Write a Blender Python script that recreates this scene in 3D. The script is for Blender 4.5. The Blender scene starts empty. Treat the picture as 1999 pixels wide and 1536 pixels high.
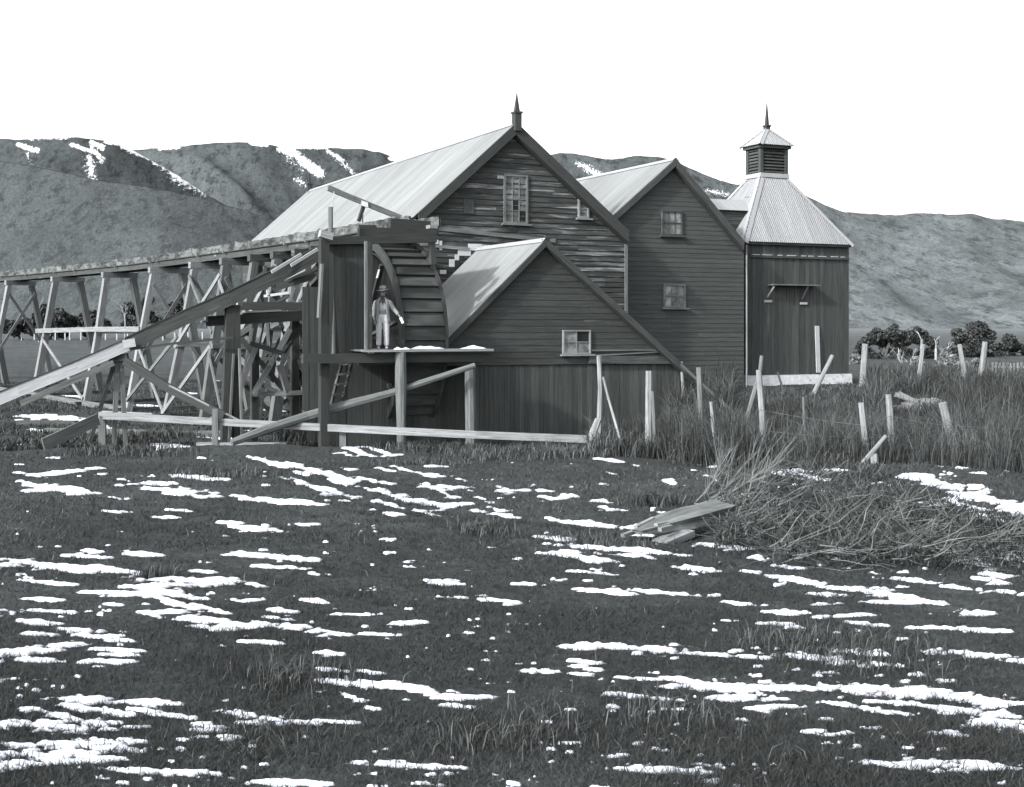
import bpy, math, random
import numpy as np
from mathutils import Vector, Matrix

random.seed(7)
rng = np.random.default_rng(11)
scene = bpy.context.scene
COL = scene.collection
W0, H0 = 1999.0, 1536.0
F, U0, V0, EYE = 2300.0, 700.0, 640.0, 3.4     # focal length and principal point measured on the photograph, eye height
Z = Vector((0, 0, 1))

# ------------------------------------------------------------------ survey helpers (photograph measurements -> metres)
def P(u, v, D):
    return Vector(((u - U0) / F * D, D, EYE + (V0 - v) / F * D))
E1 = Vector((0.930, 0.369, 0)).normalized()     # along the gable fronts
E2 = Vector((-E1.y, E1.x, 0))                   # along the ridges, away
O = Vector(((926 - U0) / F * 40.5, 40.5, 0))
def B(s, t, z):
    p = O + s * E1 + t * E2
    return Vector((p.x, p.y, z))
def sz(u, v, t):
    d = Vector(((u - U0) / F, 1, (V0 - v) / F))
    lam = (O.dot(E2) + t) / d.dot(E2)
    p = lam * d
    return (p - O).dot(E1), EYE + p.z
def PB(u, v, t):
    s, z = sz(u, v, t)
    return B(s, t, z)

# ------------------------------------------------------------------ numpy noise
def _hash(ix, iy, seed):
    h = (ix.astype(np.int64) * 374761393 + iy.astype(np.int64) * 668265263 + seed * 974634777) & 0xffffffff
    h = ((h ^ (h >> 13)) * 1274126177) & 0xffffffff
    h = (h ^ (h >> 16)) & 0xffffffff
    return h / 4294967295.0
def vnoise(x, y, seed=0):
    x = np.asarray(x, float); y = np.asarray(y, float)
    ix = np.floor(x); iy = np.floor(y)
    fx = x - ix; fy = y - iy
    fx = fx * fx * (3 - 2 * fx); fy = fy * fy * (3 - 2 * fy)
    a = _hash(ix, iy, seed); b = _hash(ix + 1, iy, seed)
    c = _hash(ix, iy + 1, seed); d = _hash(ix + 1, iy + 1, seed)
    return (a + (b - a) * fx) * (1 - fy) + (c + (d - c) * fx) * fy
def fbm(x, y, octv=4, seed=0):
    s = 0; a = 0.5; t = 0
    x = np.asarray(x, float); y = np.asarray(y, float)
    for i in range(octv):
        s = s + a * vnoise(x * 2 ** i + 17.3 * i, y * 2 ** i + 9.1 * i, seed + i); t += a; a *= 0.5
    return s / t
def sstep(a, b, x):
    t = np.clip((x - a) / (b - a), 0, 1)
    return t * t * (3 - 2 * t)

# ------------------------------------------------------------------ materials
def g(v):
    k = min(1.0, max(0.0, (v - 0.12) / 0.15))        # the print's darks lean to green-blue, its lights to blue
    return (v * (0.90 + 0.055 * k), v * (1.0 - 0.02 * k), v * (0.985 + 0.05 * k), 1)
def new_mat(name):
    m = bpy.data.materials.new(name); m.use_nodes = True
    nt = m.node_tree; nt.nodes.clear()
    out = nt.nodes.new('ShaderNodeOutputMaterial')
    b = nt.nodes.new('ShaderNodeBsdfPrincipled')
    nt.links.new(b.outputs[0], out.inputs[0])
    return m, nt, b
def N(nt, t, **kw):
    n = nt.nodes.new(t)
    for k, v in kw.items():
        if k.startswith('i_'):
            n.inputs[k[2:].replace('_', ' ')].default_value = v
        else:
            setattr(n, k, v)
    return n
def mixc(nt, mode, fac, a, b):
    n = nt.nodes.new('ShaderNodeMix'); n.data_type = 'RGBA'; n.blend_type = mode
    for sock, val in ((n.inputs[0], fac), (n.inputs[6], a), (n.inputs[7], b)):
        if hasattr(val, 'links') or hasattr(val, 'is_linked'):
            nt.links.new(val, sock)
        else:
            sock.default_value = val
    return n.outputs[2]
def ramp(nt, src, stops):
    r = nt.nodes.new('ShaderNodeValToRGB')
    el = r.color_ramp.elements
    while len(el) < len(stops):
        el.new(0.5)
    for e, (p, c) in zip(el, stops):
        e.position = p; e.color = c if isinstance(c, tuple) else g(c)
    nt.links.new(src, r.inputs[0])
    return r.outputs[0]
def grain_mat(name, c0, c1, scale=(1.2, 16, 1), worn=None, worn_at=(0.56, 0.66), worn_scale=(0.5, 2.5, 1), rough=0.85, bump=0.35, spec=0.2, coord='UV', dist=0.01, toned=True):
    m, nt, b = new_mat(name)
    tc = N(nt, 'ShaderNodeTexCoord')
    src = tc.outputs[coord]
    mp = N(nt, 'ShaderNodeMapping'); mp.inputs['Scale'].default_value = scale
    nt.links.new(src, mp.inputs[0])
    no = N(nt, 'ShaderNodeTexNoise'); no.inputs['Scale'].default_value = 1.0; no.inputs['Detail'].default_value = 6; no.inputs['Roughness'].default_value = 0.65
    nt.links.new(mp.outputs[0], no.inputs['Vector'])
    colr = ramp(nt, no.outputs[0], [(0.30, c0), (0.70, c1)])
    if worn is not None:
        mp2 = N(nt, 'ShaderNodeMapping'); mp2.inputs['Scale'].default_value = worn_scale
        nt.links.new(src, mp2.inputs[0])
        n2 = N(nt, 'ShaderNodeTexNoise'); n2.inputs['Scale'].default_value = 1.0; n2.inputs['Detail'].default_value = 5; n2.inputs['Roughness'].default_value = 0.7
        nt.links.new(mp2.outputs[0], n2.inputs['Vector'])
        f = ramp(nt, n2.outputs[0], [(worn_at[0], (0, 0, 0, 1)), (worn_at[1], (1, 1, 1, 1))])
        colr = mixc(nt, 'MIX', f, colr, g(worn))
    if toned:
        at = N(nt, 'ShaderNodeAttribute', attribute_name='tone')
        colr = mixc(nt, 'MULTIPLY', 1.0, colr, at.outputs['Color'])
    nt.links.new(colr, b.inputs['Base Color'])
    b.inputs['Roughness'].default_value = rough
    b.inputs['Specular IOR Level'].default_value = spec
    if bump:
        bp = N(nt, 'ShaderNodeBump'); bp.inputs['Strength'].default_value = bump; bp.inputs['Distance'].default_value = dist
        nt.links.new(no.outputs[0], bp.inputs['Height']); nt.links.new(bp.outputs[0], b.inputs['Normal'])
    return m
M = {}
M['mill_board'] = grain_mat('weathered_weatherboard', 0.022, 0.062, worn=0.24, worn_at=(0.53, 0.68), worn_scale=(0.35, 4.5, 1))
M['dark_board'] = grain_mat('dark_weatherboard', 0.045, 0.074, worn=0.15, worn_at=(0.66, 0.8), worn_scale=(0.4, 2.5, 1))
M['shed_board'] = grain_mat('shed_weatherboard', 0.028, 0.056, worn=0.13, worn_at=(0.63, 0.8), worn_scale=(0.4, 3, 1))
M['vert_board'] = grain_mat('vertical_boarding', 0.034, 0.072, scale=(0.8, 14, 1), worn=0.16, worn_at=(0.64, 0.78), worn_scale=(0.3, 5, 1))
M['black_wood'] = grain_mat('black_timber', 0.030, 0.052, worn=0.06, worn_at=(0.64, 0.78))  # black timber; on the wheel-bay screens it also stands in for shade
M['dark_wood'] = grain_mat('dark_wet_timber', 0.030, 0.075, worn=0.22, worn_at=(0.62, 0.74), worn_scale=(0.8, 4, 1))
M['bucket'] = grain_mat('wheel_bucket_board', 0.03, 0.065, scale=(1.0, 9, 1), worn=0.11, worn_at=(0.60, 0.74), worn_scale=(1.2, 1.2, 1), bump=0.5)
M['grey_wood'] = grain_mat('bleached_timber', 0.10, 0.27, worn=0.08, worn_at=(0.62, 0.72), worn_scale=(1.0, 5, 1), bump=0.6)
M['mid_wood'] = grain_mat('grey_timber', 0.065, 0.17, worn=0.05, worn_at=(0.60, 0.72), worn_scale=(1.2, 5, 1), bump=0.6)
M['pale_wood'] = grain_mat('pale_sawn_timber', 0.22, 0.38, worn=0.11, worn_at=(0.66, 0.8), bump=0.4)
M['white_paint'] = grain_mat('flaking_white_paint', 0.34, 0.5, worn=0.25, worn_at=(0.62, 0.7), worn_scale=(3, 6, 1))
M['mossy'] = grain_mat('mossy_flume_board', 0.07, 0.16, scale=(2.2, 9, 1), worn=0.03, worn_at=(0.46, 0.58), worn_scale=(1.6, 3.0, 1), bump=0.7)
M['iron'] = grain_mat('galvanised_roof', 0.155, 0.235, scale=(9, 0.35, 1), worn=0.11, worn_at=(0.54, 0.78), worn_scale=(3.5, 0.22, 1), rough=0.55, bump=0.08, spec=0.4)
M['iron_new'] = grain_mat('bright_galvanised_roof', 0.19, 0.275, scale=(9, 0.35, 1), worn=0.16, worn_at=(0.62, 0.85), worn_scale=(4, 0.3, 1), rough=0.5, bump=0.06, spec=0.4)
M['lead'] = grain_mat('sheet_metal_flashing', 0.25, 0.33, scale=(2, 2, 1), rough=0.5, bump=0.05)
M['stone'] = grain_mat('lime_washed_stone', 0.42, 0.68, scale=(4, 6, 1), worn=0.18, worn_at=(0.6, 0.68), worn_scale=(3, 5, 1), bump=0.8, dist=0.03)
M['bark'] = grain_mat('dark_bark', 0.05, 0.12, coord='Object', scale=(3, 3, 1))
M['dead_bark'] = grain_mat('bleached_bark', 0.2, 0.34, coord='Object', scale=(3, 3, 1))
M['twig'] = grain_mat('dry_twig', 0.045, 0.16, coord='Object', scale=(5, 5, 5), bump=0)
M['tweed'] = grain_mat('grey_wool_cloth', 0.17, 0.27, coord='Object', scale=(30, 30, 30), bump=0.2, toned=False)
M['trouser'] = grain_mat('pale_moleskin_cloth', 0.34, 0.5, coord='Object', scale=(14, 14, 14), bump=0.4, toned=False)
M['vest'] = grain_mat('light_waistcoat_cloth', 0.28, 0.4, coord='Object', scale=(30, 30, 30), bump=0.2, toned=False)
M['felt'] = grain_mat('grey_felt', 0.16, 0.26, coord='Object', scale=(10, 10, 10), bump=0.2)
M['skin'] = grain_mat('weathered_skin', 0.17, 0.22, coord='Object', scale=(9, 9, 9), bump=0, toned=False)
M['hair'] = grain_mat('dark_beard', 0.03, 0.06, coord='Object', scale=(40, 40, 40), bump=0.4, toned=False)
M['boot'] = grain_mat('dusty_boot_leather', 0.3, 0.5, coord='Object', scale=(12, 12, 12), bump=0.1, toned=False)
M['paper'] = grain_mat('white_paper', 0.75, 0.85, coord='Object', scale=(12, 12, 12), bump=0)

def leaf_mat(name, c0, c1, trans=0.0):
    m, nt, b = new_mat(name)
    at = N(nt, 'ShaderNodeAttribute', attribute_name='tone')
    c = ramp(nt, at.outputs['Fac'], [(0.0, c0), (1.0, c1)])
    nt.links.new(c, b.inputs['Base Color'])
    b.inputs['Roughness'].default_value = 0.8; b.inputs['Specular IOR Level'].default_value = 0.15
    return m
M['leaf'] = leaf_mat('evergreen_leaf', 0.022, 0.085)
M['pale_leaf'] = leaf_mat('pale_scrub', 0.10, 0.22)
M['turf'] = leaf_mat('winter_turf_blade', 0.024, 0.19)
M['reed'] = leaf_mat('dry_reed_blade', 0.015, 0.17)

def glass_mat(name, base, rough, spec=0.5):
    m, nt, b = new_mat(name)
    tc = N(nt, 'ShaderNodeTexCoord')
    no = N(nt, 'ShaderNodeTexNoise'); no.inputs['Scale'].default_value = 4.0; no.inputs['Detail'].default_value = 4
    nt.links.new(tc.outputs['UV'], no.inputs['Vector'])
    c = ramp(nt, no.outputs[0], [(0.35, base * 0.6), (0.65, base * 1.5)])
    at = N(nt, 'ShaderNodeAttribute', attribute_name='tone')
    c = mixc(nt, 'MULTIPLY', 1.0, c, at.outputs['Color'])
    nt.links.new(c, b.inputs['Base Color'])
    b.inputs['Roughness'].default_value = rough
    b.inputs['Specular IOR Level'].default_value = spec
    return m
M['glass'] = glass_mat('grey_window_glass', 0.12, 0.25)  # mottled grey base colour, tone varies per pane
M['glass_dark'] = glass_mat('dark_window_opening', 0.02, 0.3, 0.2)

def snow_material():
    m, nt, b = new_mat('snow')
    tc = N(nt, 'ShaderNodeTexCoord')
    no = N(nt, 'ShaderNodeTexNoise'); no.inputs['Scale'].default_value = 9.0; no.inputs['Detail'].default_value = 5
    nt.links.new(tc.outputs['Object'], no.inputs['Vector'])
    at = N(nt, 'ShaderNodeAttribute', attribute_name='tone')   # thin slush at the melting rim
    thin = ramp(nt, at.outputs['Fac'], [(0.0, 0.26), (0.55, 0.82)])
    nt.links.new(mixc(nt, 'MULTIPLY', 1.0, thin, ramp(nt, no.outputs[0], [(0.25, 0.82), (0.6, 1.0)])), b.inputs['Base Color'])
    b.inputs['Roughness'].default_value = 0.7
    bp = N(nt, 'ShaderNodeBump'); bp.inputs['Strength'].default_value = 0.4; bp.inputs['Distance'].default_value = 0.03
    nt.links.new(no.outputs[0], bp.inputs['Height']); nt.links.new(bp.outputs[0], b.inputs['Normal'])
    return m
M['snow'] = snow_material()

def ground_material():
    m, nt, b = new_mat('winter_pasture')
    tc = N(nt, 'ShaderNodeTexCoord')
    n1 = N(nt, 'ShaderNodeTexNoise'); n1.inputs['Scale'].default_value = 0.35; n1.inputs['Detail'].default_value = 8; n1.inputs['Roughness'].default_value = 0.7
    n2 = N(nt, 'ShaderNodeTexNoise'); n2.inputs['Scale'].default_value = 14.0; n2.inputs['Detail'].default_value = 6; n2.inputs['Roughness'].default_value = 0.7
    nt.links.new(tc.outputs['Object'], n1.inputs['Vector']); nt.links.new(tc.outputs['Object'], n2.inputs['Vector'])
    c1 = ramp(nt, n1.outputs[0], [(0.35, 0.034), (0.7, 0.062)])
    c2 = ramp(nt, n2.outputs[0], [(0.3, 0.5), (0.75, 1.5)])
    c = mixc(nt, 'MULTIPLY', 1.0, c1, c2)
    # the flats beyond the mill are paler dry pasture
    sp = N(nt, 'ShaderNodeSeparateXYZ'); nt.links.new(tc.outputs['Object'], sp.inputs[0])
    mr = N(nt, 'ShaderNodeMapRange'); mr.inputs[1].default_value = 60; mr.inputs[2].default_value = 130
    nt.links.new(sp.outputs['Y'], mr.inputs[0])
    c = mixc(nt, 'MIX', mr.outputs[0], c, mixc(nt, 'MULTIPLY', 1.0, ramp(nt, n1.outputs[0], [(0.3, 0.045), (0.7, 0.10)]), c2))
    mr2 = N(nt, 'ShaderNodeMapRange'); mr2.inputs[1].default_value = 170; mr2.inputs[2].default_value = 380
    nt.links.new(sp.outputs['Y'], mr2.inputs[0])
    c = mixc(nt, 'MIX', mr2.outputs[0], c, mixc(nt, 'MULTIPLY', 1.0, ramp(nt, n1.outputs[0], [(0.3, 0.10), (0.7, 0.19)]), c2))
    nt.links.new(c, b.inputs['Base Color'])
    b.inputs['Roughness'].default_value = 0.95; b.inputs['Specular IOR Level'].default_value = 0.1
    bp = N(nt, 'ShaderNodeBump'); bp.inputs['Strength'].default_value = 0.7; bp.inputs['Distance'].default_value = 0.04
    nt.links.new(n2.outputs[0], bp.inputs['Height']); nt.links.new(bp.outputs[0], b.inputs['Normal'])
    return m
M['ground'] = ground_material()

def hill_material(name, a, c, scale, spot, spot_scale, ys=0.2, zs=0.4):
    m, nt, b = new_mat(name)
    tc = N(nt, 'ShaderNodeTexCoord')
    mp = N(nt, 'ShaderNodeMapping'); mp.inputs['Scale'].default_value = (1, ys, zs); nt.links.new(tc.outputs['Object'], mp.inputs[0])
    n1 = N(nt, 'ShaderNodeTexNoise'); n1.inputs['Scale'].default_value = scale; n1.inputs['Detail'].default_value = 9; n1.inputs['Roughness'].default_value = 0.68
    n2 = N(nt, 'ShaderNodeTexNoise'); n2.inputs['Scale'].default_value = spot_scale; n2.inputs['Detail'].default_value = 5; n2.inputs['Roughness'].default_value = 0.75
    nt.links.new(mp.outputs[0], n1.inputs['Vector']); nt.links.new(mp.outputs[0], n2.inputs['Vector'])
    col = ramp(nt, n1.outputs[0], [(0.3, a), (0.7, c)])
    col = mixc(nt, 'MIX', ramp(nt, n2.outputs[0], [(0.50, (0, 0, 0, 1)), (0.62, (1, 1, 1, 1))]), col, g(spot))
    n4 = N(nt, 'ShaderNodeTexNoise'); n4.inputs['Scale'].default_value = spot_scale * 5; n4.inputs['Detail'].default_value = 4; n4.inputs['Roughness'].default_value = 0.8
    nt.links.new(mp.outputs[0], n4.inputs['Vector'])
    col = mixc(nt, 'MULTIPLY', 1.0, col, ramp(nt, n4.outputs[0], [(0.30, 0.62), (0.70, 1.38)]))
    at = N(nt, 'ShaderNodeAttribute', attribute_name='tone')
    n3 = N(nt, 'ShaderNodeTexNoise'); n3.inputs['Scale'].default_value = 0.26; n3.inputs['Detail'].default_value = 6; n3.inputs['Roughness'].default_value = 0.8
    nt.links.new(mp.outputs[0], n3.inputs['Vector'])
    ad = N(nt, 'ShaderNodeMath', operation='MULTIPLY_ADD'); nt.links.new(n3.outputs[0], ad.inputs[0]); ad.inputs[1].default_value = 2.4
    nt.links.new(at.outputs['Fac'], ad.inputs[2])
    sb = N(nt, 'ShaderNodeMath', operation='SUBTRACT'); nt.links.new(ad.outputs[0], sb.inputs[0]); sb.inputs[1].default_value = 1.25
    col = mixc(nt, 'MIX', ramp(nt, sb.outputs[0], [(0.42, (0, 0, 0, 1)), (0.52, (1, 1, 1, 1))]), col, g(0.82))
    nt.links.new(col, b.inputs['Base Color'])
    b.inputs['Roughness'].default_value = 0.95; b.inputs['Specular IOR Level'].default_value = 0.05
    bp = N(nt, 'ShaderNodeBump'); bp.inputs['Strength'].default_value = 0.5; bp.inputs['Distance'].default_value = 2.0
    nt.links.new(n2.outputs[0], bp.inputs['Height']); nt.links.new(bp.outputs[0], b.inputs['Normal'])
    return m

# ------------------------------------------------------------------ object helpers
WL = {}
def wl(o):
    return WL.get(o.name, Vector((0, 0, 0))) if o else Vector((0, 0, 0))
def tag(o, label=None, cat=None, group=None, kind=None):
    if label: o['label'] = label
    if cat: o['category'] = cat
    if group: o['group'] = group
    if kind: o['kind'] = kind
    return o
def thing(name, label, cat, loc, group=None):
    o = bpy.data.objects.new(name, None); COL.objects.link(o)
    o.location = loc; o.empty_display_size = 0.3
    WL[o.name] = Vector(loc)
    return tag(o, label, cat, group)
def link_mesh(name, me, mat, parent=None, smooth=False):
    o = bpy.data.objects.new(name, me); COL.objects.link(o)
    if mat: me.materials.append(M[mat] if isinstance(mat, str) else mat)
    if parent: o.parent = parent
    WL[o.name] = wl(parent)
    if smooth:
        me.polygons.foreach_set('use_smooth', [True] * len(me.polygons))
    return o

class MB:
    def __init__(self):
        self.v = []; self.f = []; self.uv = []; self.tone = []
    def face(self, pts, uvs=None, tone=1.0):
        i = len(self.v); self.v.extend([Vector(p) for p in pts])
        self.f.append(tuple(range(i, i + len(pts))))
        if uvs is None: uvs = [(0, 0)] * len(pts)
        self.uv.extend(uvs); self.tone.extend([tone] * len(pts))
    def box(self, c, ax, ay, az, tone=1.0):
        """ax is the grain direction; all three are half-extent vectors"""
        c = Vector(c); ou, ov = random.uniform(0, 50), random.uniform(0, 50)
        lx, ly, lz = ax.length, ay.length, az.length
        if ax.cross(ay).dot(az) < 0: az = -az
        for n, a, b_, la, lb in ((az, ax, ay, lx, ly), (-az, ay, ax, ly, lx), (ay, az, ax, lz, lx), (-ay, ax, az, lx, lz), (ax, ay, az, ly, lz), (-ax, az, ay, lz, ly)):
            pts = [c + n - a - b_, c + n + a - b_, c + n + a + b_, c + n - a + b_]
            q = [(-la, -lb), (la, -lb), (la, lb), (-la, lb)]
            if b_ is ax: q = [(y, x) for x, y in q]
            self.face(pts, [(ou + x, ov + y) for x, y in q], tone)
    def beam(self, p0, p1, w, h, up=Z, tone=None):
        p0 = Vector(p0); p1 = Vector(p1); d = p1 - p0
        if tone is None: tone = random.uniform(0.75, 1.2)
        side = d.cross(up)
        if side.length < 1e-5: side = d.cross(Vector((0, 1, 0)))
        side.normalize(); u2 = side.cross(d).normalized()
        self.box((p0 + p1) / 2, d / 2, side * w / 2, u2 * h / 2, tone)
    def tube(self, pts, radii, n=8, tone=None, wob=0.0):
        if tone is None: tone = random.uniform(0.8, 1.2)
        pts = [Vector(p) for p in pts]; rings = []; L = 0; Ls = []
        ou, ov = random.uniform(0, 50), random.uniform(0, 50)
        for i, p in enumerate(pts):
            d = (pts[min(i + 1, len(pts) - 1)] - pts[max(i - 1, 0)]).normalized()
            a = d.cross(Vector((0.31, 0.9, 0.12))).normalized(); b_ = d.cross(a)
            if i: L += (p - pts[i - 1]).length
            Ls.append(L)
            rings.append([p + (a * math.cos(k * 2 * math.pi / n) + b_ * math.sin(k * 2 * math.pi / n)) * radii[i] * (1 + wob * random.uniform(-1, 1)) for k in range(n)])
        for i in range(len(pts) - 1):
            for k in range(n):
                k2 = (k + 1) % n
                c = 2 * math.pi * radii[i] / n
                self.face([rings[i][k], rings[i][k2], rings[i + 1][k2], rings[i + 1][k]],
                          [(ou + Ls[i], ov + k * c), (ou + Ls[i], ov + (k + 1) * c), (ou + Ls[i + 1], ov + (k + 1) * c), (ou + Ls[i + 1], ov + k * c)], tone)
        self.face(list(reversed(rings[0])), None, tone); self.face(rings[-1], None, tone)
    def prism(self, poly, off, tone=1.0):
        """poly: 3-D outline, extruded by off"""
        poly = [Vector(p) for p in poly]; off = Vector(off); n = len(poly)
        nrm = (poly[1] - poly[0]).cross(poly[2] - poly[1])
        if nrm.dot(off) > 0: poly = list(reversed(poly))
        a = (poly[1] - poly[0]).normalized(); bb = poly[0]
        nn = (poly[1] - poly[0]).cross(poly[2] - poly[1]).normalized(); c = nn.cross(a)
        uv = [((p - bb).dot(a), (p - bb).dot(c)) for p in poly]
        self.face(poly, uv, tone)
        self.face([p + off for p in reversed(poly)], list(reversed(uv)), tone)
        for i in range(n):
            p, q = poly[i], poly[(i + 1) % n]
            self.face([q, p, p + off, q + off], [(0, 0), ((q - p).length, 0), ((q - p).length, off.length), (0, off.length)], tone)
    def build(self, name, mat, parent=None, smooth=False):
        base = wl(parent)
        me = bpy.data.meshes.new(name)
        me.from_pydata([tuple(v - base) for v in self.v], [], self.f)
        uvl = me.uv_layers.new(name='UVMap')
        uvl.data.foreach_set('uv', [c for q in self.uv for c in q])
        ca = me.color_attributes.new('tone', 'FLOAT_COLOR', 'CORNER')
        arr = np.ones((len(self.tone), 4), np.float32); arr[:, :3] = np.array(self.tone, np.float32)[:, None]
        ca.data.foreach_set('color', arr.ravel())
        if smooth:
            import bmesh
            bm = bmesh.new(); bm.from_mesh(me); bmesh.ops.remove_doubles(bm, verts=bm.verts, dist=1e-4); bm.to_mesh(me); bm.free()
        return link_mesh(name, me, mat, parent, smooth)

def np_mesh(name, verts, faces, mat, parent=None, tone=None, smooth=False, uv=None):
    """verts (n,3), faces (m,k) arrays; tone per vertex"""
    base = np.array(wl(parent))
    verts = np.asarray(verts, np.float64) - base
    me = bpy.data.meshes.new(name)
    k = faces.shape[1]; m = len(faces)
    me.vertices.add(len(verts)); me.vertices.foreach_set('co', verts.astype(np.float32).ravel())
    me.loops.add(m * k); me.loops.foreach_set('vertex_index', faces.astype(np.int32).ravel())
    me.polygons.add(m); me.polygons.foreach_set('loop_start', np.arange(0, m * k, k, dtype=np.int32))
    try: me.polygons.foreach_set('loop_total', np.full(m, k, np.int32))
    except Exception: pass
    me.update(calc_edges=True); me.validate()
    ca = me.color_attributes.new('tone', 'FLOAT_COLOR', 'POINT')
    arr = np.ones((len(verts), 4), np.float32)
    if tone is not None: arr[:, :3] = np.asarray(tone, np.float32)[:, None]
    ca.data.foreach_set('color', arr.ravel())
    return link_mesh(name, me, mat, parent, smooth)

def clip_band(poly, z0, z1):
    """clip a convex (s, z) polygon to z0..z1"""
    def clip(pl, zc, keep_above):
        out = []
        for i in range(len(pl)):
            a, b_ = pl[i], pl[(i + 1) % len(pl)]
            ina = (a[1] >= zc) == keep_above; inb = (b_[1] >= zc) == keep_above
            if ina: out.append(a)
            if ina != inb:
                k = (zc - a[1]) / (b_[1] - a[1]); out.append((a[0] + (b_[0] - a[0]) * k, zc))
        return out
    p = clip(poly, z0, True)
    return clip(p, z1, False) if len(p) > 2 else []
def lapped(mb, poly, fn, h, z_start, rnd=0.2, lap=0.022, warp=0.0):
    """lapped weatherboards over a convex (s, z) outline; fn(s, depth, z) -> world, depth > 0 is outwards"""
    zt = max(p[1] for p in poly); z0 = z_start
    while z0 < zt:
        z1 = min(z0 + h, zt)
        c = clip_band(poly, z0, z1)
        if len(c) >= 3:
            smin = min(p[0] for p in c); smax = max(p[0] for p in c)
            cuts = [smin]
            while smax - cuts[-1] > 4.6: cuts.append(cuts[-1] + random.uniform(2.4, 4.4))
            cuts.append(smax)
            for a, b_ in zip(cuts[:-1], cuts[1:]):
                cc = [(q[1], q[0]) for q in clip_band([(q[1], q[0]) for q in c], a + (0.004 if a > smin else 0), b_)]
                if len(cc) < 3: continue
                ou, ov = random.uniform(0, 80), random.uniform(0, 80)
                tone = random.uniform(1 - rnd, 1 + rnd); w = random.uniform(0, warp)
                pts = [fn(s, 0.004 + (lap + w) * (z1 - z) / h, z) for s, z in cc]
                mb.face(pts, [(s + ou, z + ov) for s, z in cc], tone)
                zb = min(q[1] for q in cc); bot = [q for q in cc if q[1] < zb + 1e-4]
                if len(bot) >= 2:
                    s0, s1 = min(q[0] for q in bot), max(q[0] for q in bot)
                    mb.face([fn(s0, 0, zb), fn(s1, 0, zb), fn(s1, 0.004 + lap + w, zb), fn(s0, 0.004 + lap + w, zb)], None, tone * 0.9)
        z0 += h
def upright(mb, poly, fn, w, rnd=0.25, gap=0.006):
    """vertical boards over a convex (s, z) outline"""
    sw = [(q[1], q[0]) for q in poly]
    s = min(q[0] for q in poly); s1 = max(q[0] for q in poly)
    while s < s1:
        wd = w * random.uniform(0.8, 1.2)
        cc = [(q[1], q[0]) for q in clip_band(sw, s, min(s + wd - gap, s1))]
        if len(cc) >= 3:
            ou, ov = random.uniform(0, 80), random.uniform(0, 80); d = random.uniform(0.004, 0.022)
            tone = random.uniform(1 - rnd, 1 + rnd)
            mb.face([fn(a, d, z) for a, z in cc], [(z + ou, a + ov) for a, z in cc], tone)
            lo, hi = min(cc)[0], max(cc)[0]
            for e in (lo, hi):
                zs = [q[1] for q in cc if abs(q[0] - e) < 1e-4]
                if len(zs) >= 2: mb.face([fn(e, 0, min(zs)), fn(e, d, min(zs)), fn(e, d, max(zs)), fn(e, 0, max(zs))], None, tone * 0.8)
        s += wd
def corrugated(mb, poly, org, a, b_, n, pitch=0.11, amp=0.010, sheet=0.72, thick=True):
    """corrugated iron over a convex outline poly in (a, b) metres; flutes run along b"""
    per = 6; da = pitch / per
    sw = poly
    a0 = min(p[0] for p in poly); a1 = max(p[0] for p in poly)
    def rng_at(x):
        ys = []
        for i in range(len(poly)):
            p, q = poly[i], poly[(i + 1) % len(poly)]
            if abs(p[0] - q[0]) < 1e-9:
                if abs(x - p[0]) < 1e-6: ys += [p[1], q[1]]
            elif min(p[0], q[0]) - 1e-9 <= x <= max(p[0], q[0]) + 1e-9:
                ys.append(p[1] + (q[1] - p[1]) * (x - p[0]) / (q[0] - p[0]))
        return (min(ys), max(ys)) if ys else None
    x = a0; prev = None; ou = random.uniform(0, 90); ov = random.uniform(0, 90)
    tones = {}
    while x <= a1 + 1e-6:
        r = rng_at(min(x, a1))
        if r and r[1] - r[0] > 1e-4:
            off = n * (amp * math.sin(2 * math.pi * x / pitch))
            lo, hi = r
            cur = (x, lo, hi, org + a * x + b_ * lo + off, org + a * x + b_ * hi + off)
            if prev:
                k = int(x / sheet)
                if k not in tones: tones[k] = random.uniform(0.86, 1.08)
                mb.face([prev[3], cur[3], cur[4], prev[4]], [(prev[0] + ou, prev[1] + ov), (cur[0] + ou, cur[1] + ov), (cur[0] + ou, cur[2] + ov), (prev[0] + ou, prev[2] + ov)], tones[k])
            prev = cur
        x += da

# ------------------------------------------------------------------ terrain
def G(x, y):
    x = np.asarray(x, float); y = np.asarray(y, float)
    left = np.interp(y, [0, 33, 38, 46, 60, 120, 184, 400, 7000], [1.8, 0.0, -0.2, -0.45, -0.35, 0.6, 1.5, 3.0, 3.0])
    right = np.interp(y, [0, 23, 25.5, 30, 35, 41, 52, 70, 100, 184, 400, 7000], [1.8, 0.55, 0.1, 0.0, 0.55, 1.05, 1.1, 0.6, 0.3, 1.5, 3.0, 3.0])
    w = sstep(7, 12.5, x * 40 / np.clip(y, 30, None))
    z = left * (1 - w) + right * w
    z = z + 0.42 * np.exp(-((x - 8.6) / 2.9) ** 2 - ((y - 18.3) / 3.6) ** 2)
    z = z + 0.22 * np.exp(-((x + 3.2) / 3.5) ** 2 - ((y - 31.5) / 1.5) ** 2)
    m = sstep(600, 150, y)
    z = z + m * (0.22 * (fbm(x * 0.28, y * 0.28, 3, 3) - 0.5) + 0.11 * (fbm(x * 1.7, y * 1.7, 3, 5) - 0.5))
    return z
def GZ(x, y):
    return float(G(np.array([x]), np.array([y]))[0])
def PG(u, v, dmin=3.0):
    D = np.geomspace(dmin, 400, 1500)
    zr = EYE + (V0 - v) / F * D
    below = np.nonzero(zr <= G((u - U0) / F * D, D))[0]
    d = D[below[0]] if len(below) else 400
    return P(u, v, d)
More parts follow.
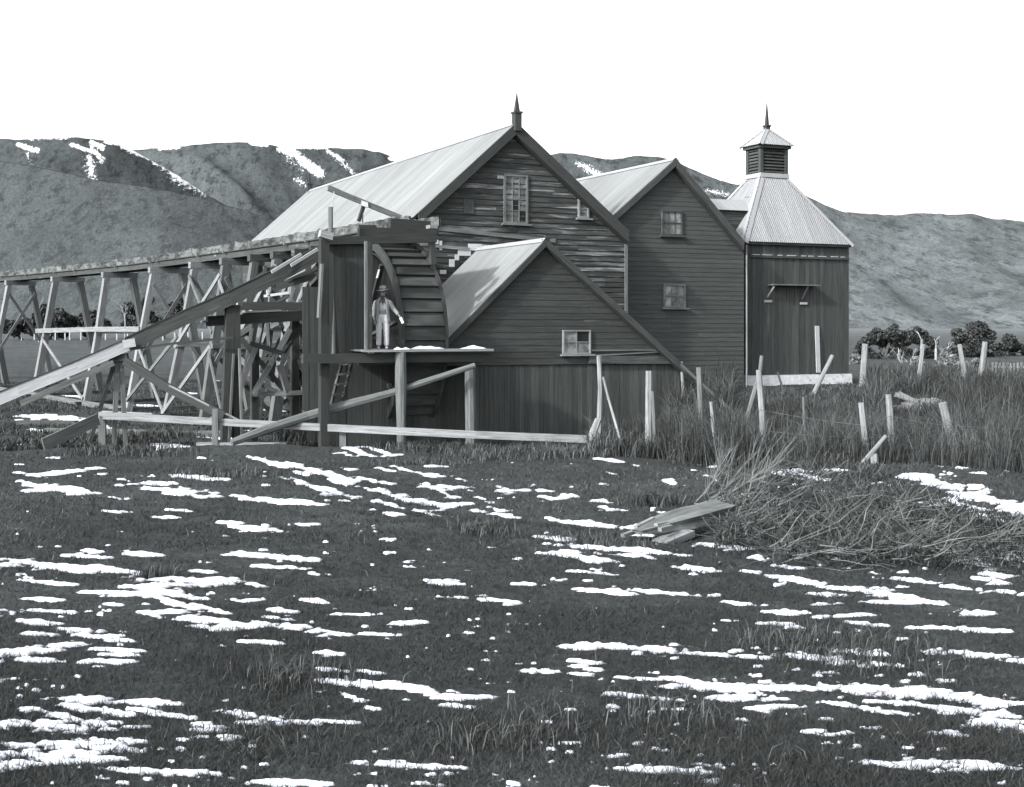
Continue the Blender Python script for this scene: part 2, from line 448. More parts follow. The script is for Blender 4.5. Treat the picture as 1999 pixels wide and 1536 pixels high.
# ------------------------------------------------------------------ camera, sky, sun
cam = bpy.data.cameras.new('camera'); co = bpy.data.objects.new('camera', cam); COL.objects.link(co)
co.location = (0, 0, EYE); co.rotation_euler = (math.radians(90), 0, 0)
cam.sensor_fit = 'HORIZONTAL'; cam.sensor_width = 36; cam.lens = 36 * F / W0
cam.shift_x = (W0 / 2 - U0) / W0; cam.shift_y = -(H0 / 2 - V0) / W0
cam.clip_start = 0.1; cam.clip_end = 20000
scene.camera = co
scene.render.resolution_x = 1024; scene.render.resolution_y = 787
scene.view_settings.view_transform = 'Standard'; scene.view_settings.look = 'None'
scene.view_settings.gamma = 1.0; scene.view_settings.exposure = 1.25

sun_dir = Vector((-0.70, -0.55, 0.50)).normalized()        # towards the sun
el = math.asin(sun_dir.z); az = math.atan2(sun_dir.x, sun_dir.y)
wd = bpy.data.worlds.new('World'); scene.world = wd; wd.use_nodes = True
nt = wd.node_tree; nt.nodes.clear()
wo = nt.nodes.new('ShaderNodeOutputWorld'); bg = nt.nodes.new('ShaderNodeBackground')
sky = nt.nodes.new('ShaderNodeTexSky'); sky.sky_type = 'NISHITA'; sky.sun_disc = False
sky.sun_elevation = el; sky.sun_rotation = az; sky.air_density = 1.0; sky.dust_density = 3.0; sky.ozone_density = 1.0
hs = nt.nodes.new('ShaderNodeHueSaturation'); hs.inputs['Saturation'].default_value = 0.04   # blue-sensitive plate: a pale sky
nt.links.new(sky.outputs[0], hs.inputs['Color']); nt.links.new(hs.outputs[0], bg.inputs[0])
bg.inputs[1].default_value = 0.15
nt.links.new(bg.outputs[0], wo.inputs[0])
sl = bpy.data.lights.new('sun', 'SUN'); so = bpy.data.objects.new('sun', sl); COL.objects.link(so)
sl.energy = 2.3; sl.angle = math.radians(3.0); sl.color = (1, 0.985, 0.96)
so.rotation_euler = (-sun_dir).to_track_quat('-Z', 'Y').to_euler(); so.location = (-20, -10, 30)

# ------------------------------------------------------------------ ground sheet and snow
SEG = [  # melting snow drifts: u0, v0, u1, v1, half height (photograph pixels, laid onto the ground)
 (40,868,62,872,5),(300,868,365,872,4),(300,878,370,884,4),(505,893,560,908,6),(508,897,600,928,7),(560,905,690,938,9),(480,890,520,902,4),
 (600,945,690,970,8),(570,932,640,965,9),(40,922,75,930,6),(70,928,195,914,7),(75,948,180,962,9),(60,958,140,955,6),(40,940,65,945,6),
 (345,928,385,935,5),(350,930,440,936,5),(290,945,340,944,4),(300,955,420,962,7),(315,962,430,970,5),(460,968,490,974,7),(480,975,590,982,7),(560,975,620,985,5),
 (215,970,250,974,3),(200,998,250,1000,3),(310,1010,345,1011,4),(330,995,370,998,3),(440,1020,465,1022,6),(460,1028,560,1038,6),(580,1023,610,1024,4),
 (680,875,730,892,6),(715,872,770,888,5),(665,885,690,890,4),(665,912,690,916,5),(740,913,765,920,4),(770,910,810,922,5),(810,922,860,930,5),
 (640,935,680,945,6),(690,930,760,945,5),(700,950,800,970,7),(740,960,830,985,8),(800,975,880,990,8),(830,950,910,952,6),(840,945,880,970,7),(850,985,915,984,6),
 (735,978,800,995,5),(800,995,865,1008,6),(750,1002,780,1005,4),(835,910,855,910,5),(960,945,985,955,5),(975,955,1000,962,8),(1000,958,1060,955,5),(1060,958,1130,970,6),
 (890,935,910,938,4),(930,970,948,975,3),(960,990,975,998,5),(968,1003,1005,1010,5),(925,998,940,1000,4),(1065,970,1080,975,7),
 (1075,1013,1190,1028,6),(1060,1010,1085,1015,4),(1170,895,1215,902,4),(1230,905,1250,907,4),(1300,938,1325,945,6),(1180,920,1195,925,4),(1185,945,1200,955,5),(1175,978,1190,983,6),(1180,990,1188,995,5),
 (1050,1048,1130,1055,5),(1060,1062,1240,1075,7),(1085,1080,1200,1098,7),(1100,1075,1240,1085,6),(1200,1068,1340,1085,7),(1240,1080,1290,1095,5),
 (1240,1042,1265,1045,8),(1250,1030,1300,1020,8),(1235,1030,1260,1028,6),(1380,1062,1455,1070,8),(1290,1000,1325,1005,5),
 (1365,908,1480,913,4),(1480,913,1610,922,5),(1530,922,1620,938,7),(1500,920,1560,935,5),(1610,917,1650,918,3),(1660,940,1720,943,3),
 (1768,930,1860,950,11),(1830,945,1990,990,19),(1850,975,1920,995,9),(1800,980,1850,985,5),(1900,1000,1965,1018,9),(1960,990,2060,1010,16),
 (1900,1095,1940,1110,12),(1930,1120,1965,1125,9),(1910,1130,1970,1140,7),(1950,1088,2010,1095,10),
 (1318,1107,1385,1112,5),(1475,1088,1500,1098,6),(1515,1104,1565,1110,5),(1445,1115,1475,1118,5),(1475,1120,1560,1130,6),(1540,1130,1600,1140,8),(1600,1145,1690,1155,6),
 (1670,1150,1780,1170,10),(1760,1165,1840,1180,8),(1590,1160,1640,1163,5),(1680,1175,1780,1178,4),(1580,1180,1650,1178,3),(1500,1195,1580,1198,5),(1590,1205,1720,1200,4),(1490,1218,1540,1218,4),(1540,1225,1570,1227,4),
 (1755,1130,1830,1140,6),(1830,1140,1880,1150,7),(1880,1150,1970,1155,6),(1860,1195,1935,1198,7),(1660,1215,1730,1222,5),(1780,1225,1960,1233,5),
 (1130,1150,1175,1155,5),(1180,1155,1230,1160,7),(1230,1152,1295,1158,5),(1310,1160,1355,1163,5),(1415,1175,1460,1180,4),(1120,1115,1195,1122,4),(1010,1140,1060,1142,4),
 (40,1098,110,1106,10),(100,1108,220,1115,13),(190,1110,270,1120,8),(130,1085,200,1090,6),(240,1075,310,1085,6),(250,1082,300,1086,4),(160,1075,195,1078,4),
 (460,1080,600,1092,9),(500,1105,605,1110,4),(360,1112,420,1118,5),(280,1132,480,1135,8),(260,1145,440,1140,8),(40,1132,140,1142,4),(160,1155,300,1160,6),(280,1150,400,1170,9),(300,1165,380,1190,9),
 (380,1180,440,1198,6),(210,1180,300,1180,5),(270,1195,350,1195,8),(330,1205,430,1212,9),(370,1220,420,1230,8),(430,1225,510,1222,12),(500,1215,610,1225,8),(560,1228,680,1240,6),
 (440,1170,505,1172,4),(520,1205,605,1215,4),(40,1190,130,1195,6),(60,1170,120,1172,5),(45,1212,90,1218,7),(120,1228,210,1232,5),(150,1240,260,1252,6),(50,1238,110,1240,5),
 (40,1270,110,1268,9),(90,1262,160,1258,9),(180,1268,280,1272,4),(150,1293,245,1292,7),(40,1288,120,1292,6),(200,1278,270,1280,3),(475,1252,545,1256,5),(490,1140,515,1145,4),(600,1172,640,1178,5),
 (110,1362,240,1370,9),(130,1378,250,1395,9),(240,1370,340,1375,8),(260,1385,370,1402,6),(70,1385,150,1405,9),(40,1410,130,1420,16),(130,1408,230,1412,8),(130,1430,210,1425,8),(40,1455,200,1450,14),(180,1460,260,1465,8),(40,1475,180,1480,20),
 (390,1415,420,1420,8),(440,1390,530,1405,8),(470,1412,520,1410,5),(530,1410,610,1412,8),(620,1408,700,1412,3),(380,1425,420,1428,6),(435,1438,460,1440,7),(245,1445,265,1447,7),(245,1420,300,1420,4),
 (640,1330,800,1342,9),(790,1342,890,1362,10),(860,1362,950,1362,8),(660,1350,700,1368,8),(870,1378,910,1382,6),(620,1305,680,1312,4),(700,1310,750,1316,4),(620,1275,660,1278,5),(710,1238,780,1240,3),
 (775,1218,825,1215,5),(840,1138,895,1141,4),(855,1165,920,1168,3),(945,1172,1010,1177,6),(720,1382,740,1385,3),(530,1190,570,1196,5),
 (1110,1262,1180,1262,9),(1170,1262,1330,1272,10),(1330,1275,1500,1285,5),(1120,1290,1165,1295,5),(1115,1300,1165,1308,6),(1025,1310,1090,1312,6),(1110,1315,1160,1318,4),
 (1535,1278,1580,1280,10),(1570,1285,1730,1298,7),(1640,1270,1730,1280,6),(1850,1275,1970,1282,7),(1780,1272,1860,1272,4),(1200,1322,1290,1328,3),(1300,1325,1400,1340,7),(1290,1340,1350,1340,4),(1340,1340,1540,1348,10),
 (1480,1340,1640,1345,8),(1600,1338,1840,1360,11),(1780,1345,1850,1350,7),(1830,1360,1970,1372,13),(1870,1385,1970,1400,14),(1920,1410,2010,1425,16),(1420,1358,1540,1366,6),(1185,1356,1250,1360,6),(1280,1364,1330,1368,4),
 (1400,1362,1440,1366,6),(1470,1383,1540,1380,7),(1610,1370,1770,1395,5),(1700,1370,1850,1382,5),(1440,1405,1460,1408,5),(1610,1405,1640,1407,4),(1620,1435,1660,1432,5),(1820,1432,1890,1438,6),(1570,1430,1600,1428,4),(1780,1318,1820,1322,5),(1830,1328,1850,1330,4),
 (-60,1100,40,1105,10),(-80,1200,40,1195,8),(-80,1270,40,1275,9),(-60,1420,40,1415,14),(-80,1490,60,1490,18),(200,1500,420,1512,8),(700,1490,900,1500,6),(1200,1500,1400,1510,7),(1700,1490,1980,1500,12),(500,1528,640,1532,7),
 (2000,1160,2080,1170,8),(1980,1290,2080,1300,8),
 (420,835,520,842,3),(250,790,330,794,3),(520,800,560,803,2),(560,780,590,782,2),(60,812,190,826,9),(40,820,200,832,6),(40,838,90,840,4),(380,852,470,857,3),(200,835,230,840,5),
 (480,775,520,778,3),(300,738,420,742,3),(400,725,520,728,3),(100,770,180,775,3),(340,765,380,768,3),(440,790,460,792,2),
]
def snow_mask(u, v):
    best = np.full(u.shape, -3.0)
    for (a, b_, c, d, th) in SEG:
        lo, hi = min(a, c), max(a, c)
        sel = np.nonzero((u > lo - 13 * th) & (u < hi + 13 * th) & (v > min(b_, d) - 3.5 * th) & (v < max(b_, d) + 3.5 * th))[0]
        if not len(sel): continue
        uu = u[sel]; k = np.clip((uu - a) / (c - a + 1e-6), 0, 1)
        dv = (v[sel] - (b_ + (d - b_) * k)) / (th * (0.55 + 0.85 * np.sin(math.pi * np.clip(k, 0.02, 0.98)) ** 0.7))
        du = np.maximum(np.maximum(lo - uu, uu - hi), 0) / (th * 4.5)
        best[sel] = np.maximum(best[sel], 1.15 - np.sqrt(dv * dv + du * du))
    sp = fbm(u / 40.0, v / 6.0, 4, 21)
    dens = fbm(u / 300.0, v / 90.0, 2, 31)
    best = np.maximum(best, np.clip((sp - 0.705 + 0.22 * (dens - 0.5)) * 10 * sstep(870, 905, v), -1, 0.8))
    n = 0.58 * fbm(u / 48.0, v / 6.0, 4, 41) + 0.42 * fbm(u / 13.0, v / 3.6, 3, 47)
    return best + 2.5 * (n - 0.5) - 0.24
vs = np.arange(1730, 884, -1.3)
Ds = np.concatenate([[0.6, 1.2, 1.8, 2.3, 2.8, 3.2, 3.6], 3680 / (vs - 765), np.geomspace(31.3, 80, 150), np.geomspace(81.5, 7000, 90)])
us = np.concatenate([[-9000, -6000, -4000, -2500, -1500, -900, -600, -400], np.arange(-250, 2251, 3.0), [2400, 2600, 3000, 3800, 5000, 7500, 10500]])
UU, DD = np.meshgrid(us, Ds)
XX = (UU - U0) / F * DD
ZZ = G(XX, DD)
nr, nc = UU.shape
idx = np.arange(nr * nc).reshape(nr, nc)
quads = np.stack([idx[:-1, :-1], idx[:-1, 1:], idx[1:, 1:], idx[1:, :-1]], -1).reshape(-1, 4)
gv = np.stack([XX, DD, ZZ], -1).reshape(-1, 3)
ground = np_mesh('ground', gv, quads, 'ground', smooth=True)
tag(ground, 'dark winter pasture sloping down to the mill, flat beyond it', 'ground', kind='structure')
VV = V0 + F * (EYE - ZZ) / DD
keepr = (Ds > 3) & (Ds < 78)
r0, r1 = np.nonzero(keepr)[0][[0, -1]]
SM = np.full(UU.shape, -1.0)
sub = (slice(r0, r1 + 1), slice(0, nc))
SM[sub] = snow_mask(UU[sub].ravel(), VV[sub].ravel()).reshape(UU[sub].shape)
cell = np.maximum.reduce([SM[:-1, :-1], SM[:-1, 1:], SM[1:, 1:], SM[1:, :-1]]) > 0.22
cell &= (UU[:-1, :-1] > -250) & (UU[:-1, :-1] < 2240)
sq = np.stack([idx[:-1, :-1], idx[:-1, 1:], idx[1:, 1:], idx[1:, :-1]], -1)[cell]
used, inv = np.unique(sq.ravel(), return_inverse=True)
sv = gv[used].copy()
mk = SM.ravel()[used]
sv[:, 2] += np.clip((mk - 0.40) * 0.05, -0.04, 0.014) * np.clip(0.5 + sv[:, 1] / 20.0, 0.5, 1.5)
snow = np_mesh('snow', sv, inv.reshape(-1, 4), 'snow', smooth=True, tone=np.clip((mk - 0.38) / 0.5, 0, 1))
tag(snow, 'thin streaks of melting snow lying on the dark pasture', 'snow', kind='stuff')

# ------------------------------------------------------------------ blades
def blades(name, xyz, h, w, tone, lean, mat, seg=1, parent=None):
    n = len(xyz)
    ang = rng.uniform(0, 2 * math.pi, n)
    ca, sa = np.cos(ang), np.sin(ang)
    la = rng.uniform(0, 2 * math.pi, n); lx = np.cos(la) * lean * h; ly = np.sin(la) * lean * h
    base = xyz.copy(); base[:, 2] -= 0.01
    off = np.stack([ca * w / 2, sa * w / 2, np.zeros(n)], 1)
    tip = base + np.stack([lx, ly, h], 1)
    if seg == 1:
        V = np.stack([base - off, base + off, tip], 1).reshape(-1, 3)
        Fc = np.arange(3 * n).reshape(-1, 3)
        T = np.repeat(tone, 3)
    else:
        mid = base + np.stack([lx * 0.3, ly * 0.3, h * 0.6], 1)
        tip2 = base + np.stack([lx * 1.2, ly * 1.2, h * (1 - 0.25 * lean)], 1)
        V = np.stack([base - off, base + off, mid + off * 0.8, mid - off * 0.8, tip2], 1).reshape(-1, 3)
        i = np.arange(n)[:, None] * 5
        Fc = np.concatenate([i + np.array([[0, 1, 2]]), i + np.array([[0, 2, 3]]), i + np.array([[3, 2, 4]])])
        T = np.repeat(tone, 5)
    o = np_mesh(name, V, Fc, mat, parent, tone=np.clip(T, 0, 1))
    return o
n = 330000
u = rng.uniform(-120, 2120, n); v = rng.uniform(884, 1650, n) ** 1.0
D = 3680 / (v - 765) * rng.uniform(0.97, 1.03, n)
x = (u - U0) / F * D; z = G(x, D)
vv = V0 + F * (EYE - z) / D
sm_ = snow_mask(u, vv); ok = (sm_ < 0.44) | ((sm_ < 0.75) & (rng.random(n) < 0.35))
u, D, x, z = u[ok], D[ok], x[ok], z[ok]
cl = fbm(x * 1.3, D * 1.3, 3, 61); patch = fbm(x * 0.25, D * 0.25, 3, 71)
h = (0.012 + 0.034 * rng.random(len(x))) * (0.4 + 1.4 * cl) * np.where(sm_[ok] > .44, .6, 1) * np.clip(0.8 + D / 25, 0.8, 1.6)
w = np.maximum(0.005, 0.00075 * D) * rng.uniform(0.7, 1.4, len(x))
big_ = sstep(.35, .65, fbm(x * 0.16 + 3, D * 0.16, 3, 77))
tone = 0.01 + 0.30 * rng.random(len(x)) ** 2.2 * (0.1 + 1.2 * patch) * (0.35 + 1.3 * big_) + (rng.random(len(x)) < 0.03 * patch * 2) * rng.uniform(0.2, 0.6, len(x))
turf = blades('turf', np.stack([x, D, z], 1), h, w, tone, rng.uniform(0.2, 1.9, len(x)), 'turf')
tag(turf, 'short dark winter turf covering the sloping pasture', 'grass', kind='stuff')
# longer tufts and stalks
parts = []
TUF = [(565,1335,.36,.15,420),(300,1130,.16,.16,300),(940,1040,.3,.16,400),(1275,985,.3,.25,500),(700,870,1.0,.35,900),(590,860,.9,.45,1200),(330,850,1.6,.35,1500),(250,880,1.5,.25,900),(860,880,1.5,.3,900),(1000,890,1.5,.3,900),(1100,890,1.2,.3,700),(1700,1290,.5,.14,500),(1560,1260,.5,.14,500),(1150,1060,.6,.14,500),(430,930,1,.2,400),(1300,1400,.4,.12,300),(520,1440,.3,.1,200),(1010,1440,.4,.14,300),(820,905,1,.2,400)]
for (tu, tv, r, hh, k) in TUF:
    p = PG(tu, tv); a = rng.normal(0, r * 0.5, k); b_ = rng.normal(0, r * 0.5, k)
    parts.append(np.stack([p.x + a, p.y + b_, G(p.x + a, p.y + b_), hh * rng.uniform(0.4, 1.1, k)], 1))
k = 420
u = rng.uniform(0, 2000, k); v = rng.uniform(900, 1560, k); D = 3680 / (v - 765); x = (u - U0) / F * D
parts.append(np.stack([x, D, G(x, D), rng.uniform(0.04, 0.13, k)], 1))
t = np.concatenate(parts)
tuft = blades('tussocks', t[:, :3], t[:, 3], np.maximum(0.006, 0.0008 * t[:, 1]), 0.03 + 0.5 * rng.random(len(t)) ** 2.0, rng.uniform(0.1, 0.9, len(t)), 'turf', 2)
tag(tuft, 'longer tufts of dry grass standing out of the turf', 'grass', kind='stuff')

k = 60000
u = rng.uniform(-200, 900, k); D = 33 + 42 * rng.random(k) ** 1.4; x = (u - U0) / F * D; cz_ = fbm(x * .6, D * .6, 3, 123)
zf = G(x, D); okf = (snow_mask(u, V0 + F * (EYE - zf) / D) < .4) & (rng.random(k) < sstep(.3, .62, cz_))
rough = blades('rough_grass', np.stack([x, D, zf], 1)[okf], (rng.uniform(.05, .24, k) * (.4 + cz_))[okf], np.full(okf.sum(), .03), (.02 + .55 * rng.random(k) ** 2.2 * cz_ * 1.5)[okf], rng.uniform(.2, 1.2, okf.sum()), 'reed', 2)
tag(rough, 'rough winter grass around the trestle feet', 'grass', kind='stuff')

# reeds and rank grass right of the shed
def zone(nn, u0, u1, d0, d1, h0, h1):
    u = rng.uniform(u0, u1, nn); D = rng.uniform(d0, d1, nn); x = (u - U0) / F * D
    return np.stack([x, D, G(x, D), rng.uniform(h0, h1, nn) * (0.55 + 0.9 * fbm(x * 0.8, D * 0.8, 3, 83))], 1)
t = np.concatenate([zone(8000, 1150, 1340, 29.5, 35, .35, .8), zone(9000, 1300, 1480, 28, 41, .5, 1.1),
                    zone(42000, 1400, 2150, 25.5, 36, .7, 1.35), zone(36000, 1440, 2150, 33, 42, .5, 1.05), zone(12000, 1440, 2200, 41, 49, .15, .5), zone(5000, 1690, 2250, 48, 75, .3, .8),
                    zone(2500, 1000, 1180, 29.0, 32, .1, .35)])
uu_ = U0 + F * t[:, 0] / t[:, 1]
t[:, 3] *= np.where((t[:, 1] > 32) & (uu_ > 1430) & (uu_ < 1690), np.where(t[:, 1] > 37.5, .28, .6), 1)
e_ = zone(9000, 1780, 2200, 19.5, 26, .5, 1.1); ue_ = U0 + F * e_[:, 0] / e_[:, 1]; ve_ = V0 + F * (EYE - e_[:, 2]) / e_[:, 1]
t = np.concatenate([t, e_[ve_ < 920 + (ue_ - 1770) * .28]])
uu_ = U0 + F * t[:, 0] / t[:, 1]
t[:, 3] *= np.where((t[:, 1] > 31) & (t[:, 1] < 38.5) & (uu_ > 1732) & (uu_ < 1868), .5, 1)
bx = ((t[:, 0] - O.x) * E1.x + (t[:, 1] - O.y) * E1.y); bt = ((t[:, 0] - O.x) * E2.x + (t[:, 1] - O.y) * E2.y)
inside = ((bx > 6.0) & (bx < 16.5) & (bt > 0.75)) | ((bx < 6.2) & (bt > -4.5))
t = t[~inside]
gap_ = fbm(t[:, 0] * 0.9, t[:, 1] * 0.9, 3, 95); t = t[rng.random(len(t)) < np.clip((gap_ - .30) * 4, .12, 1)]
t[:, 3] *= rng.uniform(.55, 1.35, len(t))
cl = fbm(t[:, 0] * 0.5, t[:, 1] * 0.5, 3, 91)
tone = np.clip(0.03 + 0.62 * rng.random(len(t)) ** 1.7 * (0.2 + 1.5 * cl), 0, 1)
reeds = blades('reeds', t[:, :3], t[:, 3], np.maximum(0.012, 0.0006 * t[:, 1]) * rng.uniform(0.6, 1.3, len(t)), tone, rng.uniform(0.05, 0.9, len(t)) ** 1.3, 'reed', 2)
tag(reeds, 'tall dry reeds and rank grass right of the shed', 'reeds', kind='stuff')

# ------------------------------------------------------------------ hills
def hill(name, crest, Dc, Db, zb, mat, snow_fn=None, seed=0, gully=0.06, p=1.25, fine=0.0, nu=900, nt_=110, rough=2.0):
    cu = np.array([c[0] for c in crest], float); cv = np.array([c[1] for c in crest], float)
    us = np.linspace(cu[0], cu[-1], nu); cvs = np.interp(us, cu, cv)
    k = np.array([0.25, 0.5, 0.25])
    for _ in range(3): cvs[1:-1] = np.convolve(cvs, k, 'valid')
    cvs = cvs + rough * (fbm(us / 14.0, us * 0, 4, seed) - 0.5)
    ts = np.concatenate([np.linspace(0, 1, nt_), [1.06, 1.15, 1.3]])
    U, T = np.meshgrid(us, ts)
    D = Db + (Dc - Db) * T
    D = D * (1 + 0.05 * np.sin(U / 210.0 + seed))
    X = (U - U0) / F * D
    zc = EYE + (V0 - cvs) / F * Dc
    Zc = np.broadcast_to(zc, U.shape)
    Tc = np.clip(T, 0, 1)
    Zh = zb + (EYE + (Zc - EYE) * D / Dc / np.maximum(T, 1e-3) * Tc - zb) * Tc ** p * np.where(T > 0, 1, 1) if False else zb + (Zc * (1 + 0.05 * np.sin(U / 210.0 + seed)) - zb) * Tc ** p
    gl = fbm((U + 300 * T) / 150.0, T * 0.9 + U * 0.001, 3, seed + 7) - 0.5
    Zh = Zh + gl * gully * (Zc - zb) * 4 * Tc * (1 - Tc) * 1.6
    Zh = Zh + fine * (Zc - zb) * (fbm(U / 26.0 + T * 4, T * 5.0 + U * 0.01, 4, seed + 19) - 0.5) * 4 * Tc * (1 - Tc)
    # keep the body below the sight line to its crest
    Zs = EYE + (Zc - EYE) * D / Dc
    Zh = np.where(T > 1, Zs - (T - 1) * Dc * 0.35, np.minimum(Zh * 1.0, Zs))
    Zh[nt_ - 1] = Zs[nt_ - 1]
    tone = np.zeros(U.shape)
    if snow_fn is not None:
        tone = snow_fn(U, V0 - (Zh - EYE) * F / D)
    nr, nc = U.shape
    ix = np.arange(nr * nc).reshape(nr, nc)
    q = np.stack([ix[:-1, :-1], ix[:-1, 1:], ix[1:, 1:], ix[1:, :-1]], -1).reshape(-1, 4)
    o = np_mesh(name, np.stack([X, D, Zh], -1).reshape(-1, 3), q, mat, tone=tone.ravel(), smooth=True)
    o['kind'] = 'structure'
    return o
def streaks(segs, base=-0.9):
    def f(U, Vv):
        m = np.full(U.shape, base)
        for (a, b_, c, d, th, s) in segs:
            dx, dy = c - a, d - b_
            k = np.clip(((U - a) * dx + (Vv - b_) * dy) / (dx * dx + dy * dy), 0, 1)
            r = np.sqrt((U - a - dx * k) ** 2 + (Vv - b_ - dy * k) ** 2) / th
            m = np.maximum(m, s * (1.15 - r * 0.62))
        return m
    return f
HM1 = hill_material('near_hill_tussock', 0.046, 0.085, 0.02, 0.04, 0.13, 0.3, 0.9)
HM2 = hill_material('far_hill_tussock', 0.05, 0.095, 0.010, 0.034, 0.06, 0.3, 0.8)
HM3 = hill_material('right_hill_tussock', 0.055, 0.145, 0.022, 0.05, 0.10, 0.3, 0.9)
hl = hill('hill_near', [(-1500, 230), (-600, 255), (-150, 290), (36, 319), (100, 331), (200, 353), (300, 366), (400, 388), (480, 411), (560, 438), (650, 470), (760, 520), (900, 590), (1000, 640)], 900, 680, 2.5, HM1, streaks([]), 3, 0.015, 1.1, fine=.008)
tag(hl, 'smooth grassy near hill rising left behind the flume', 'hill')
h2 = hill('hill_spur', [(-1500, 290), (-600, 240), (-100, 262), (36, 273), (90, 270), (140, 267), (190, 272), (222, 277), (260, 293), (300, 316), (350, 344), (400, 378), (450, 405), (520, 440), (700, 520)], 1600, 1250, 10, HM2,
     streaks([(36, 282, 72, 294, 5, .8), (50, 295, 60, 315, 8, .35), (140, 282, 190, 300, 4, .85), (180, 290, 200, 312, 7, .62), (175, 310, 180, 345, 13, .5), (180, 277, 200, 288, 5, .9), (205, 276, 230, 280, 4, .9), (240, 284, 300, 308, 6, 1.1), (300, 308, 350, 342, 9, .8), (340, 345, 400, 372, 13, .55), (60, 272, 170, 266, 4, .5)]), 5, 0.16, fine=.022)
tag(h2, 'snow flecked spur with a bright drift along its right shoulder', 'hill')
h3 = hill('hill_range', [(-1200, 330), (60, 320), (180, 297), (300, 290), (340, 287), (400, 281), (470, 277), (520, 281), (560, 290), (620, 289), (700, 290), (740, 297), (762, 305), (800, 314), (900, 325), (1000, 312), (1090, 299), (1115, 298), (1145, 303), (1190, 312), (1240, 304), (1290, 307), (1325, 318), (1370, 338), (1405, 352), (1435, 361), (1460, 358), (1500, 366), (1560, 375), (1650, 420), (1800, 470), (2000, 500)], 2300, 1750, 10, HM2,
     streaks([(490, 278, 520, 282, 4, 1.2), (545, 290, 570, 300, 5, .9), (570, 295, 600, 318, 8, .7), (590, 315, 625, 338, 9, .8), (560, 310, 590, 330, 10, .35), (580, 350, 600, 362, 8, .5), (640, 295, 670, 312, 5, .6), (660, 310, 690, 338, 6, .5), (762, 309, 790, 314, 4, 1.0), (560, 288, 640, 289, 3, .6), (1125, 318, 1150, 328, 6, .5), (1145, 328, 1180, 347, 8, .55), (1380, 372, 1420, 380, 6, .45), (310, 291, 350, 288, 3, .7)]), 9, 0.20, rough=3, fine=.025)
tag(h3, 'dark far range with patchy snow behind the mill roofs', 'hill')
h4 = hill('hill_right', [(1180, 620), (1300, 500), (1400, 425), (1480, 385), (1560, 376), (1600, 396), (1640, 412), (1700, 418), (1760, 420), (1790, 416), (1850, 418), (1900, 418), (1940, 427), (1970, 429), (2100, 445), (2400, 440), (2900, 400), (3600, 470)], 1300, 950, 2.0, HM3, streaks([(1560, 384, 1566, 390, 3, .4)]), 13, 0.17, 1.15, rough=3.5, fine=0.012)
tag(h4, 'pale tussock hillside falling right behind the kiln', 'hill')
# ------------------------------------------------------------------ buildings
def front(t):
    return lambda s, d, z: B(s, t - d, z)
def sidewall(s0, sgn):
    """wall along the depth at s0, facing sgn * E1; first coordinate is depth"""
    return lambda t, d, z: B(s0 + sgn * d, t, z)
def rect_px(u0, v0, u1, v1, t):
    um, vm = (u0 + u1) / 2, (v0 + v1) / 2
    s0, _ = sz(u0, vm, t); s1, _ = sz(u1, vm, t)
    _, z1 = sz(um, v0, t); _, z0 = sz(um, v1, t)
    return s0, s1, z0, z1
def window(parent, px, t, cols, rows, frame='mid_wood', glass='glass', fw=0.07, dark=(), sash=None, name='window', label=None, sill=True):
    s0, s1, z0, z1 = rect_px(*px, t)
    mb = MB(); d = 0.07
    for (a, b_) in ((s0 + fw / 2, None), (s1 - fw / 2, None)):
        mb.box(B(a, t - d / 2 - 0.01, (z0 + z1) / 2), Z * (z1 - z0) / 2, E1 * fw / 2, E2 * d / 2, random.uniform(.85, 1.1))
    mb.box(B((s0 + s1) / 2, t - d / 2 - 0.01, z1 - fw / 2), E1 * ((s1 - s0) / 2 - fw), Z * fw / 2, E2 * d / 2)
    mb.box(B((s0 + s1) / 2, t - d / 2 - 0.01, z0 + fw / 2), E1 * ((s1 - s0) / 2 - fw), Z * fw / 2, E2 * d / 2)
    w = mb.build(name, frame, parent)
    if label: w['label'] = label
    a0, a1, b0, b1 = s0 + fw, s1 - fw, z0 + fw, z1 - fw
    pw, ph = (a1 - a0) / cols, (b1 - b0) / rows
    for key, mat in (('n', glass), ('d', 'glass_dark')):
        mb = MB()
        for i in range(cols):
            for j in range(rows):
                if ((i, j) in dark) == (key == 'd'):
                    sa, za = a0 + i * pw, b0 + j * ph
                    tl = random.uniform(-0.006, 0.006)
                    mb.face([B(sa, t - 0.028, za), B(sa + pw, t - 0.028 + tl, za), B(sa + pw, t - 0.03 + tl, za + ph), B(sa, t - 0.03, za + ph)], [(sa, za), (sa + pw, za), (sa + pw, za + ph), (sa, za + ph)], random.uniform(.5, 1.6))
        if mb.f:
            o = mb.build('pane', mat, w)
            if key == 'd': o['label'] = 'dark pane with its glass gone'
    mb = MB(); bw = 0.026
    for i in range(1, cols): mb.box(B(a0 + i * pw, t - 0.043, (b0 + b1) / 2), Z * (b1 - b0) / 2, E1 * bw / 2, E2 * 0.011, random.uniform(.9, 1.3))
    for j in range(1, rows):
        hh = 0.05 if sash == j else bw
        mb.box(B((a0 + a1) / 2, t - 0.046 if sash != j else t - 0.05, b0 + j * ph), E1 * (a1 - a0) / 2, Z * hh / 2, E2 * 0.011, random.uniform(.9, 1.3))
    if mb.f: mb.build('glazing_bar', frame, w)
    if sill:
        mb = MB(); mb.box(B((s0 + s1) / 2 + 0.02, t - 0.07, z0 - 0.03), E1 * ((s1 - s0) / 2 + 0.1), E2 * 0.07, Z * 0.028)
        mb.build('sill', frame, w)
    return w
